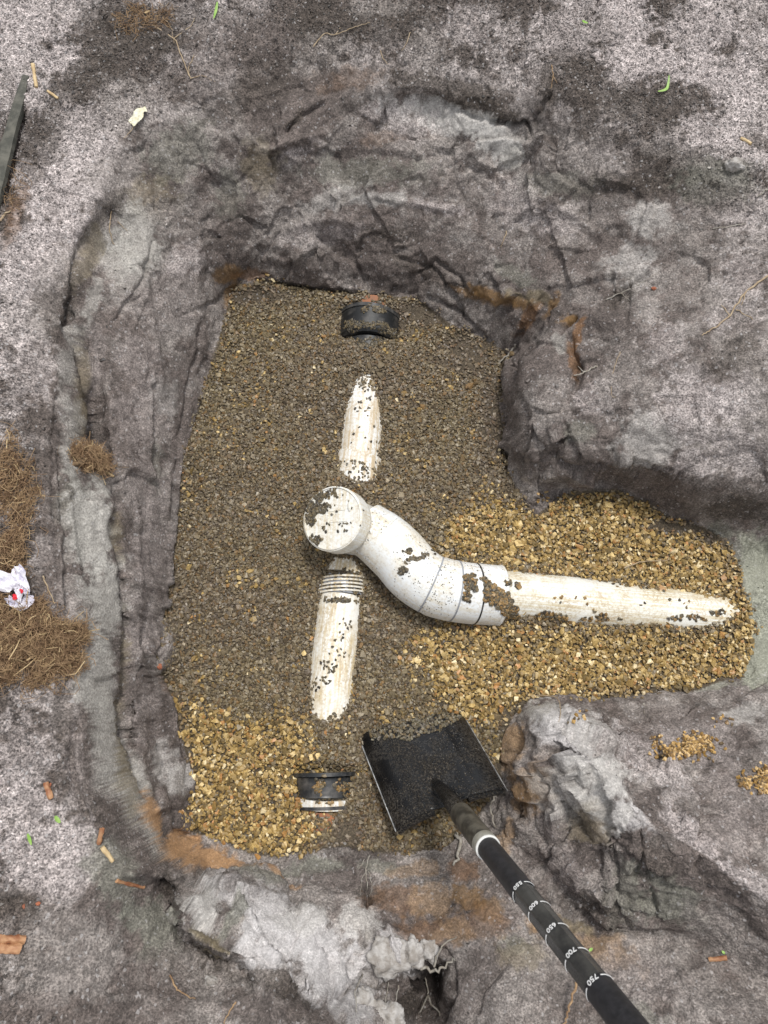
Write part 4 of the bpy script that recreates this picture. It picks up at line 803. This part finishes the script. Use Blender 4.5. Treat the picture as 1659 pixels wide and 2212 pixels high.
for _ in range(520):
    a = random.uniform(.10, .97); b = -.13+random.random()**1.3*(.16+.12*(1-abs(2*a-1)**1.5)+.02*math.sin(a*19)); q = QC[0].lerp(QC[1], a).lerp(QC[2].lerp(QC[3], a), b); d = (q-CAM).normalized(); h = BVB.ray_cast(CAM, d)
    if h[0] is None: continue
    pos.append(h[0]+Vector((0, 0, .002))); nr.append(Vector((0, 0, 1))); siz.append(random.uniform(.0034, .0058)); cl.append(lin(random.choice([(112,104,84),(98,90,74),(88,80,68),(118,102,74)]))*.85)
tag(stones('blade_grit', np.array(pos), np.array(siz), np.array(cl), gmat, .6, np.array(nr)), 'dark grit and soil crumbs stuck on the black shovel blade', 'grit', None, 'stuff')
def on(t): return SHA+sdir*t        # t metres beyond the 550 mark
tF = (PD(1050,1838,1.128)-SHA).dot(sdir); tJ = (PD(945,1700,1.369)-SHA).dot(sdir)
keep(tube('shaft_socket', [on(tJ-.02), on(tJ+.03), on(tJ+.10), on(tF-.10), on(tF-.012)], [.006,.0125,.0155,.0175,.018], m_steel, seg=32), shovel)
keep(tube('dusty_sleeve', [on(tJ+.125), on(tJ+.13), on(tF-.03), on(tF-.008)], [.017,.0187,.0192,.0192], m_dust, seg=32, jit=.01), shovel)
fr = keep(tube('ferrule', [on(tF-.012), on(tF-.01), on(tF+.006)], [.0185,.0196,.0196], m_fer, seg=32), shovel)
k_ = tube('ferrule_rim', [on(tF+.006), on(tF+.0085), on(tF+.0095)], [.0197,.0197,.0175], m_ferw, seg=32); k_.parent = fr
RS = .0163
keep(tube('rubber_grip', [on(tF+.005), on(tF+.01), on(-.003)], [.0170,.0172,.0172], m_grip, seg=32), shovel)
flute = lambda a, s: 1-.08*abs(math.sin(a*3))**.6
keep(tube('fluted_shaft', [on(t) for t in np.linspace(-.004, .200, 8)], RS, m_gloss, seg=64, prof=flute), shovel)
gr2 = []
keep(tube('shaft', [on(.195), on(.2), on(.5)], [.0168,.0170,.0170], m_grip, seg=32), shovel)
# grip handle (out of the picture): yoke and cross bar
ex = sdir.cross(Vector((0, 1, 0))).normalized(); top = on(.5)
keep(tube('handle_yoke', spline([top, top+sdir*.05+ex*.02, top+sdir*.09+ex*.055, top+sdir*.13+ex*.06], 6), .010, m_grip, seg=16), shovel)
keep(tube('handle_yoke', spline([top, top+sdir*.05-ex*.02, top+sdir*.09-ex*.055, top+sdir*.13-ex*.06], 6), .010, m_grip, seg=16), shovel)
keep(tube('handle_bar', [top+sdir*.125-ex*.066, top+sdir*.125+ex*.066], .014, m_grip, seg=20), shovel)
# measuring marks: direction facing the camera at each mark
for k, txt in enumerate(('550', '600', '650', '700', '750')):
    c0 = on(.05*k); tocam = (CAM-c0); tocam = (tocam-sdir*tocam.dot(sdir)).normalized(); side = sdir.cross(tocam).normalized()
    # side: towards the image left when looking from the camera
    rr = RS*1.03 if k < 4 else .0177
    def cyl(ang, t, r): return c0+sdir*t+(tocam*math.cos(ang)+side*math.sin(ang))*r
    for a0_, a1_ in ((-1.6, -.60), (.62, 1.5)):
        V = []; F2 = []; n = 14
        for i in range(n+1):
            a = a0_+(a1_-a0_)*i/n; V += [cyl(a, -.0008, rr), cyl(a, .0008, rr)]
        for i in range(n): F2.append((2*i, 2*i+2, 2*i+3, 2*i+1))
        arc = mesh_np('scale_mark', V, F2, m_mark); keep(arc, shovel); sm = arc.modifiers.new('t', 'SOLIDIFY'); sm.thickness = .0004; sm.offset = 0
    cu = bpy.data.curves.new('t', 'FONT'); cu.body = txt; cu.size = .0095; cu.align_x = 'CENTER'; cu.align_y = 'CENTER'; cu.extrude = .0002; cu.offset = .00015
    to = bpy.data.objects.new('t', cu); SC.collection.objects.link(to); bpy.context.view_layer.update()
    me = bpy.data.meshes.new_from_object(to.evaluated_get(bpy.context.evaluated_depsgraph_get())); bpy.data.objects.remove(to)
    for vv in me.vertices:
        a = vv.co.x/rr; t_ = vv.co.y; h_ = vv.co.z
        vv.co = cyl(a*SIDE if False else a, t_, rr+.0003+h_)
    me.materials.clear(); me.materials.append(m_mark)
    to = bpy.data.objects.new('scale_number', me); SC.collection.objects.link(to); keep(to, shovel)
    if k == 0: print('side.x', side.x)
# ------------------------------------------------------------------ small things on the soil
m_root = plain('pale_root', (.42, .33, .22), .8, c2=(.30, .22, .14), scale=120); m_root2 = plain('grey_root', (.36, .34, .30), .8, c2=(.25, .22, .18), scale=120)
m_fib = plain('brown_fibre', (.20, .12, .065), .85, c2=(.40, .27, .15), scale=60); m_straw = plain('straw', (.60, .46, .26), .7, c2=(.45, .32, .17), scale=80)
def root(label, pts, r, mat=None, lift=.002, branches=(), cat='root', name='thin_root'):
    w = []
    for a in pts:
        h, n_ = hit(a[0], a[1]); w.append(h+n_*(lift+(a[2] if len(a) > 2 else 0)))
    sp = spline(w, 6); sp = [q+Vector((random.uniform(-1, 1), random.uniform(-1, 1), random.uniform(-.5, 1)))*r*.9 for q in sp]
    n = len(sp); V, F2, UV = sweep(sp, [r*(1-.55*i/n) for i in range(n)], 6, False)
    for b in branches:
        w = []
        for a in b:
            h, n_ = hit(a[0], a[1]); w.append(h+n_*(lift+(a[2] if len(a) > 2 else 0)))
        s2_ = spline(w, 5); s2_ = [q+Vector((random.uniform(-1, 1), random.uniform(-1, 1), random.uniform(-.5, 1)))*r*.8 for q in s2_]
        V2, F3, UV2 = sweep(s2_, [r*.6*(1-.6*i/len(s2_)) for i in range(len(s2_))], 6, False)
        F2 = F2+[tuple(i+len(V) for i in f_) for f_ in F3]; V = V+V2; UV = UV+UV2
    return tag(mesh_np(name, V, F2, mat or m_root, uv=UV), label, cat)
root('long curved tan root hanging at the top left rim', [(330,55),(375,85),(395,130),(412,170),(408,150),(420,120)], .0016, branches=[[(350,40),(370,60),(378,95)],[(375,85),(410,60),(420,40)],[(412,170),(440,165),(465,178)]])
root('fine tan root above the ochre streak, top centre', [(678,102),(700,75),(725,75),(760,60),(800,50)], .0013, branches=[[(725,75),(735,60)]])
root('short hooked pale root on the upper wall', [(822,110),(826,125),(838,140)], .0012)
root('tan rootlet hanging near the top middle', [(885,70),(880,90),(868,110)], .0011)
root('two joined pale roots on the upper left wall', [(240,455),(236,490),(242,520),(247,530)], .0014, branches=[[(254,480),(275,500)]])
root('rootlet below the cream litter flake', [(292,260),(285,280),(268,300)], .0011)
root('pale root with white tip in the upper middle wall', [(1095,498),(1088,520),(1082,535)], .0014)
root('rust coloured rootlets below the top right green leaf', [(1190,140),(1195,165),(1190,190)], .0011, m_fib, branches=[[(1195,165),(1204,180)]])
root('light forked root across the right wall above the block', [(1659,595),(1610,635),(1570,690),(1535,715),(1515,725)], .0022, branches=[[(1610,635),(1600,660)],[(1590,670),(1625,690)],[(1575,685),(1560,660)]])
root('grey root at the far right edge', [(1659,408),(1645,418),(1635,425)], .0018, m_root2)
root('straight pale root on the upper right wall', [(1540,497),(1570,492),(1610,483)], .0014, m_root2)
root('twin pale rootlets in the dark notch of the right wall', [(1310,648),(1340,632),(1375,618)], .0013, m_root2, branches=[[(1340,632),(1360,650)],[(1375,618),(1420,590)]])
root('pale knotted root crossing the ochre cleft', [(1290,792),(1265,805),(1240,812)], .0022, m_root2, branches=[[(1265,805),(1245,790)]])
root('white root end sticking out of the inner corner', [(1115,745),(1100,765),(1085,785,.01)], .003, m_root2)
root('hair-thin tan root arching over the right block', [(1340,760),(1325,800),(1322,850),(1330,860)], .0009)
root('tan straw lying on the yellow gravel', [(1345,1230),(1385,1218),(1440,1212)], .0016, lift=.012, name='straw_stem', cat='straw')
root('grey root bridging the dark hole by the shovel shaft', [(870,2065,.01),(910,2078,.012),(960,2072,.012),(985,2070,.004)], .0035, m_root2, .008, branches=[[(955,2072,.01),(960,2040,.01),(985,2030)],[(895,2075,.01),(905,2120,.015),(915,2160,.01)],[(915,2160,.01),(890,2195,.005)],[(915,2160,.01),(960,2190)]])
root('tangle of white hair roots in the cleft of the near wall', [(797,1850,.004),(792,1880,.008),(795,1905,.006),(790,1925)], .0014, m_root2, branches=[[(795,1880,.005),(782,1900),(778,1935)],[(797,1890,.006),(804,1915),(800,1938)],[(790,1860,.004),(775,1880)]])
root('thick dead root beside the shovel socket', [(985,1795,.01),(985,1830,.012),(980,1870,.006)], .0045, m_root2)
root('root strand running behind the shovel blade corner', [(1082,1700,.01),(1076,1740,.012),(1068,1790,.008)], .0028, m_root2)
root('thin root arching over the tip of the pale wedge', [(1150,1502),(1205,1515,.006),(1210,1545),(1208,1560)], .0012)
root('brown root looping beside the shovel shaft', [(1255,2140,.03),(1245,2180,.02),(1222,2212,.008),(1200,2240)], .0022, m_fib)
root('red brown root in the bottom left soil', [(365,2110),(380,2135),(400,2150),(420,2160)], .0016, m_fib)
root('brown rootlet near the lower edge', [(510,2165),(495,2190),(485,2212)], .0014, m_fib)
root('light root at the left edge of the soil', [(0,480),(12,465),(25,455)], .0026)
root('tan rootlet between the fibre clumps', [(92,1245),(105,1275),(118,1305)], .0016)
root('pale rootlets below the slab', [(780,2100,.004),(760,2150,.008),(770,2190)], .0016, m_root2, branches=[[(840,2130,.004),(830,2180)],[(800,2130),(812,2190)],[(860,2120,.004),(850,2170)]])
# fibre clumps
def clump(label, cx, cy, rx, ry, n, thick, mats=(None,), ang=0, core=True):
    h, n_ = hit(cx, cy); D = (h-CAM).dot(Vector((0, sT, -cT))); k = D/FPX
    V = []; F2 = []; A = math.radians(ang)
    root_e = empty('fibre_clump', h); tag(root_e, label, 'fibre clump')
    VS = {0: ([], []), 1: ([], [])}
    for s in range(int(n*1.9)):
        r = math.sqrt(random.random())*1.06; a = random.uniform(0, 6.283)
        dx, dy = rx*r*math.cos(a), ry*r*math.sin(a); qx_ = cx+dx*math.cos(A)-dy*math.sin(A); qy_ = cy+dx*math.sin(A)+dy*math.cos(A)
        if vnoise(np.array([[qx_, qy_, cx]]), .05, 3)[0]+.5*vnoise(np.array([[qx_, qy_, cx]]), .12, 4)[0] < (r-.75)*1.6-.1: continue
        hh, nn_ = hit(qx_, qy_); lift_ = random.uniform(.0, 1)*thick*(1-r*r*.8)
        c = hh+nn_*lift_; L_ = random.uniform(.012, .035)*(1 if random.random() < .85 else 2.1); d = Vector((random.gauss(0, 1), random.gauss(0, 1), random.gauss(0, .5))).normalized()
        bnd_ = Vector((random.gauss(0, 1), random.gauss(0, 1), random.gauss(0, .6)))*L_*.8
        pts = [c+d*L_*(t-.5)+bnd_*(t*(1-t)) for t in (0, .25, .5, .75, 1)]
        w = 0 if n < 300 or random.random() < .955 else 1; rad = random.uniform(.00028, .00062)*(1.9 if w else 1)
        v2, f2, _ = sweep(pts, rad, 3, False); B = VS[w]; o0 = len(B[0]); B[0].extend(v2); B[1].extend([tuple(i+o0 for i in f_) for f_ in f2])
    for w, nm, mt in ((0, 'fibres', m_fib), (1, 'straws', m_straw)):
        if VS[w][0]: keep(mesh_np(nm, VS[w][0], VS[w][1], mt), root_e)
    if core:
        V = []; F2 = []; nr_ = 28; nc = 44
        for j in range(nr_+1):
            for i in range(nc):
                r = j/nr_; a = 6.283*i/nc; wob = .86+.2*math.sin(3*a+cx)+.13*math.sin(7*a)+random.uniform(-.07, .07)
                dx, dy = rx*.86*r*wob*math.cos(a), ry*.86*r*wob*math.sin(a); hh, nn_ = hit(cx+dx*math.cos(A)-dy*math.sin(A), cy+dx*math.sin(A)+dy*math.cos(A))
                V.append(hh+nn_*(thick*.75*(1-r**3)+random.uniform(-.0015, .0035)*(1-r)-.002*r))
        for j in range(nr_):
            for i in range(nc): F2.append((j*nc+i, j*nc+(i+1) % nc, (j+1)*nc+(i+1) % nc, (j+1)*nc+i))
        keep(mesh_np('matted_core', V, F2, m_peat), root_e)
    return root_e
m_peat = plain('matted_peat', (.085, .055, .032), .9, c2=(.22, .145, .08), scale=160, bump=1, dist=.004)
clump('small brown fibre clump snagged on the left wall', 190, 992, 52, 28, 900, .022, ang=20)
clump('loose curl of tan fibre at the left edge above the wrapper', 30, 1050, 66, 120, 1100, .010, core=False, ang=-15)
clump('brown fibre mat just above the crumpled wrapper', 14, 1205, 46, 62, 1100, .02)
clump('large brown fibre mat below the crumpled wrapper', 62, 1385, 128, 90, 4200, .026, ang=18)
clump('pale fibre lump at the far left edge', 5, 1450, 32, 30, 260, .02)
clump('loose rootlets on the top left soil', 325, 42, 74, 34, 230, .008, core=False)
clump('sparse bits of straw under the old board', 30, 400, 30, 60, 60, .005, core=False)
# crumpled wrapper
m_wrap = plain('white_wrapper', (.82, .80, .84), .35, c2=(.62, .60, .70), scale=40, bump=.6, dist=.002); m_red = plain('red_print', (.6, .03, .05), .4)
wrp = empty('plastic_wrapper', hit(40, 1270)[0]); tag(wrp, 'crumpled white wrapper with small red print on the left fibre', 'wrapper')
def crumple(name, pts, wid, mat, lift, thick=.0008, parent=None, amp=.004):
    V = []; F2 = []; w = []
    for a in pts:
        h, n_ = hit(a[0], a[1]); w.append(h+Vector((0, 0, lift+(a[2] if len(a) > 2 else 0))))
    sp = spline(w, 6); n = len(sp); m = 8
    for i, q in enumerate(sp):
        d = (sp[min(i+1, n-1)]-sp[max(i-1, 0)]).normalized(); s_ = d.cross(Vector((0, 0, 1))).normalized(); t = i/(n-1)
        wd = wid*(.55+.45*math.sin(math.pi*min(1, t*1.1+.1)))
        for j in range(m+1):
            e = j/m*2-1
            V.append(q+s_*e*wd+Vector((0, 0, 1))*(random.uniform(-amp, amp)*.5+amp*math.sin(e*5+i*.7)))
    for i in range(n-1):
        for j in range(m): a = i*(m+1)+j; F2.append((a, a+1, a+m+2, a+m+1))
    o = mesh_np(name, V, F2, mat, smooth=False); sm = o.modifiers.new('t', 'SOLIDIFY'); sm.thickness = thick
    return keep(o, parent) if parent else o
crumple('wrapper_fold', [(-6,1248),(20,1262),(45,1268),(52,1275)], .016, m_wrap, .022, parent=wrp)
crumple('wrapper_fold', [(52,1232),(58,1250),(68,1275),(76,1290)], .010, m_wrap, .028, parent=wrp)
crumple('wrapper_fold', [(76,1290),(70,1305),(58,1312),(40,1306),(28,1296)], .010, m_wrap, .020, parent=wrp)
crumple('wrapper_fold', [(56,1272),(58,1290),(56,1308)], .006, m_wrap, .026, parent=wrp)
crumple('printed_panel', [(43,1296),(54,1297)], .005, m_red, .026, parent=wrp, amp=.001)
crumple('printed_panel', [(63,1286),(69,1284)], .004, m_red, .033, parent=wrp, amp=.001)
m_cream = plain('cream_paper', (.78, .76, .62), .6, c2=(.70, .66, .48), scale=60)
fl_ = crumple('litter_flake', [(285,272),(297,258),(306,244),(318,240)], .0125, m_cream, .006, amp=.0015); tag(fl_, 'cream torn flake of litter on the upper left wall', 'litter')
# board and sticks
m_board = plain('old_dark_board', (.055, .055, .045), .8, c2=(.12, .115, .095), scale=35, bump=.6, dist=.003); m_stick = plain('orange_brown_stick', (.26, .10, .045), .6, c2=(.45, .25, .13), scale=50)
def plank(pts, w, th, mat, name, label, cat, lift=.006):
    q = [hit(*a)[0]+Vector((0, 0, lift)) for a in pts]; V = []; F2 = []; n = 14
    A_, B_ = q; d = (B_-A_); s_ = d.cross(Vector((0, 0, 1))).normalized()
    for i in range(n+1):
        t = i/n; c = A_+d*t; ww = w*(1-.55*t)+random.uniform(-.001, .001)
        for e, hh in ((-1, -th), (-1, th*.8), (-.4, th*1.1), (.4, th), (1, th*.7), (1, -th)): V.append(c+s_*e*ww+Vector((0, 0, hh+random.uniform(-.001, .001))))
    for i in range(n):
        for k in range(6): F2.append((i*6+k, i*6+(k+1) % 6, (i+1)*6+(k+1) % 6, (i+1)*6+k))
    F2.append((0, 1, 2, 3)); F2.append((n*6+3, n*6+2, n*6+1, n*6)); F2.append((0, 3, 4, 5)); F2.append((n*6+5, n*6+4, n*6+3, n*6))
    return tag(mesh_np(name, V, F2, mat, smooth=False), label, cat)
plank([(-22,440),(56,165)], .017, .007, m_board, 'wooden_board', 'edge of an old dark board half buried in the top left soil', 'board', -.003)
def stick(pts, r, mat, label, seg=8, lift=None, name='wood_stick'):
    q = [hit(a[0], a[1])[0]+Vector((0, 0, r*.7 if lift is None else lift)) for a in pts]; A_, B_ = q[0], q[-1]
    sp = [A_.lerp(B_, k/8)+Vector((random.uniform(-1, 1), random.uniform(-1, 1), random.uniform(-1, 1)))*r*.12 for k in range(9)]
    return tag(tube(name, sp, [r*random.uniform(.85, 1.1) for _ in sp], mat, seg=seg, jit=.06, smooth=False), label, 'stick')
stick([(-10,2029),(56,2028)], .0065, m_stick, 'upper of the two orange brown sticks at the lower left edge')
stick([(-10,2046),(48,2048)], .0070, m_stick, 'lower of the two orange brown sticks at the lower left edge')
stick([(253,1902),(312,1916)], .0035, m_stick, 'pale brown twig on the lower left slope')
stick([(72,142),(80,190)], .004, m_straw, 'broken tan twig to the right of the old board')
stick([(103,198),(126,214)], .003, m_straw, 'small pale splinter on the top left soil')
stick([(228,992+28),(246,1030)], .0028, m_straw, 'yellow splinter at the end of the small fibre clump')
stick([(100,1690),(112,1725)], .0045, m_stick, 'short orange bark piece in the left soil')
stick([(222,1790),(215,1822)], .004, m_stick, 'short bark piece on the left slope, above a tan one')
stick([(222,1830),(245,1860)], .0038, m_straw, 'tan bark piece on the left slope, below a darker one')
stick([(1530,2072),(1568,2068)], .004, m_stick, 'orange brown twig at the lower right')
stick([(1600,300),(1622,312)], .003, m_straw, 'curled tan twig at the upper right edge')
stick([(1390,1560-40),(1392,1540)], .002, m_root2, 'tiny pale twig above the wedge')
# green leaves
m_leaf = plain('fresh_green', (.20, .38, .06), .5, c2=(.30, .46, .12), scale=60); m_brk = plain('orange_brick_bit', (.36, .12, .06), .8, c2=(.25, .09, .05)); m_pale = plain('pale_clay', (.44, .42, .40), .9, c2=(.27, .245, .22), scale=55, bump=1, dist=.006)
def blade_(pts, w, label):
    q = [hit(a[0], a[1])[0]+Vector((0, 0, .006)) for a in pts]; sp = spline(q, 5); n = len(sp); V = []; F2 = []
    for i, c in enumerate(sp):
        d = (sp[min(i+1, n-1)]-sp[max(i-1, 0)]).normalized(); s_ = d.cross(Vector((0, 0, 1))).normalized(); t = i/(n-1); ww = w*math.sin(math.pi*(.1+.85*t))
        V += [c-s_*ww+Vector((0, 0, .001)), c+Vector((0, 0, -.0006)), c+s_*ww+Vector((0, 0, .001))]
    for i in range(n-1):
        for k in (0, 1): F2.append((3*i+k, 3*i+k+1, 3*i+k+4, 3*i+k+3))
    o = mesh_np('green_leaf', V, F2, m_leaf); sm = o.modifiers.new('t', 'SOLIDIFY'); sm.thickness = .0004; return tag(o, label, 'leaf')
blade_([(471,10),(468,28),(463,46)], .003, 'green grass blade at the top, left of the middle')
lf = blade_([(1419,203),(1433,200),(1440,192),(1443,168)], .003, 'bent green leaf on the upper right slope')
blade_([(1256,50),(1262,54),(1268,56)], .003, 'tiny green leaf scrap near the top edge')
blade_([(123,1762),(128,1770),(134,1776)], .0032, 'green scrap in the left soil, upper of two')
blade_([(64,1800),(68,1812),(72,1824)], .0024, 'dull green scrap in the left soil, lower of two')
blade_([(1270,2052),(1278,2046)], .0022, 'yellow green scrap to the right of the shovel shaft')
blade_([(134,1445),(140,1436)], .0026, 'green scrap under the large fibre mat')
blade_([(1556,2052),(1562,2058)], .002, 'yellow green speck at the lower right')
# clods, stones
def clod(px_, py_, r, mat, label, name='clay_lump', cat='clay lump', sq=(1, .8, .6), lift=.3, rough=.28):
    h, n_ = hit(px_, py_); bm = bmesh.new(); bmesh.ops.create_icosphere(bm, subdivisions=4, radius=1)
    pv = np.array([v.co[:] for v in bm.verts]); off = np.array([[px_, py_, 0]])*.37
    d = 1+rough*fbm(pv+off, 1.7, 3, 3, .6)*2.4+.16*fbm(pv+off, 5, 3, 8, .7); rz = random.uniform(0, 6.28)
    for v, k in zip(bm.verts, d):
        q = v.co*float(k); q = Vector((q.x*sq[0], q.y*sq[1], q.z*sq[2]))*r; q.rotate(Matrix.Rotation(rz, 3, 'Z')); v.co = q+h+Vector((0, 0, r*lift))
    me = bpy.data.meshes.new(name); bm.to_mesh(me); bm.free(); me.materials.append(mat)
    for p in me.polygons: p.use_smooth = True
    o = bpy.data.objects.new(name, me); SC.collection.objects.link(o); return tag(o, label, cat)
clod(1585, 362, .020, m_pale, 'pale angular stone on the upper right wall', 'pale_stone', 'stone', (1, .6, .6))
clod(925, 2052, .020, m_pale, 'pale clay lump at the top of the dark hole'); clod(893, 2062, .024, m_pale, 'pinkish clay lump left of another above the dark hole')
clod(838, 2068, .034, m_pale, 'large whitish clay lump at the end of the pale slab', sq=(1, .9, .45)); clod(838, 2190, .026, m_pale, 'grey clay lump low beside the dark hole')
clod(785, 2165, .022, m_pale, 'whitish clay lump at the lower edge of the slab'); clod(458, 2118, .010, m_pale, 'small whitish crumb on the bottom left soil', 'pale_stone', 'stone')
clod(108, 1695, .0028, m_brk, 'orange fragment beside the bark piece', 'brick_fragment', 'brick fragment')
clod(83, 1952, .0034, m_brk, 'red brick crumb above the two sticks', 'brick_fragment', 'brick fragment')
clod(52, 1958, .0028, m_brk, 'darker red brick crumb left of another above the sticks', 'brick_fragment', 'brick fragment')
clod(345, 1440, .006, m_brk, 'brick red lump at the left edge of the gravel', 'brick_fragment', 'brick fragment', lift=.1)
clod(1412, 624-0, .005, m_brk, 'tiny reddish crumb on the right block', 'brick_fragment', 'brick fragment')
clod(318, 28, .006, m_straw, 'orange yellow leaf bit on the top soil', 'leaf_scrap', 'leaf scrap', (1, .5, .3))
# gravel spilled on the wedge, and soil crumbs everywhere
pos, siz, cl = [], [], []
for bx, by, rx, ry, n in ((1500,1615,50,26,330),(1520,1600,24,16,120),(1450,1625,44,20,90),(1648,1690,26,40,180),(1610,1690,22,24,50),(1420,1600,20,30,20),(1250,1550,60,20,10),(1570,1560,50,30,10),(1180,1075,40,14,10)):
    for _ in range(n):
        r = random.gauss(0, .5); a = random.uniform(0, 6.28); h, n_ = hit(bx+rx*r*math.cos(a), by+ry*r*math.sin(a))
        pos.append(h+n_*.002); siz.append(.0052*random.uniform(.7, 1.25)); cl.append(lin(random.choice([(150,118,64),(128,98,54),(108,84,52),(180,146,90),(96,80,56),(200,170,120)])))
tag(stones('spilled_gravel', np.array(pos), np.array(siz), np.array(cl), gmat, .5), 'yellow chippings spilled on the lower right soil slope', 'gravel', None, 'stuff')
n = 60000; k = rng.random((n*3, 2)); qx_ = k[:, 0]*2.2-1.1; qy_ = k[:, 1]*2.1-.5; jx = np.clip(np.round(np.interp(qx_, xs, np.arange(NX))).astype(int), 0, NX-1); jy = np.clip(np.round(np.interp(qy_, ys, np.arange(NY))).astype(int), 0, NY-1)
idx = jy*NX+jx; pr = (.05+.95*hi[idx]**2)*(1-fl[idx])*(1-.75*sstep(slope[idx]/.5))*grain[idx]; kk = rng.random(len(idx)) < pr; idx = idx[kk][:n]
cpos = z2[idx]; br = rng.choice([.35, .6, .95, 1.3, 1.7], len(idx), p=[.22, .25, .25, .2, .08]); cc_ = np.clip(col[idx]*br[:, None], 0.01, .72)
csz = rng.lognormal(0, .35, len(idx))*.0023
tag(stones('soil_crumbs', cpos+np.array([0, 0, .0006]), csz, cc_, gmat, .8), 'loose sandy crumbs on the soil around the pit', 'soil crumbs', None, 'stuff')
print('crumbs', len(idx))
SC.render.resolution_x = 768; SC.render.resolution_y = 1024
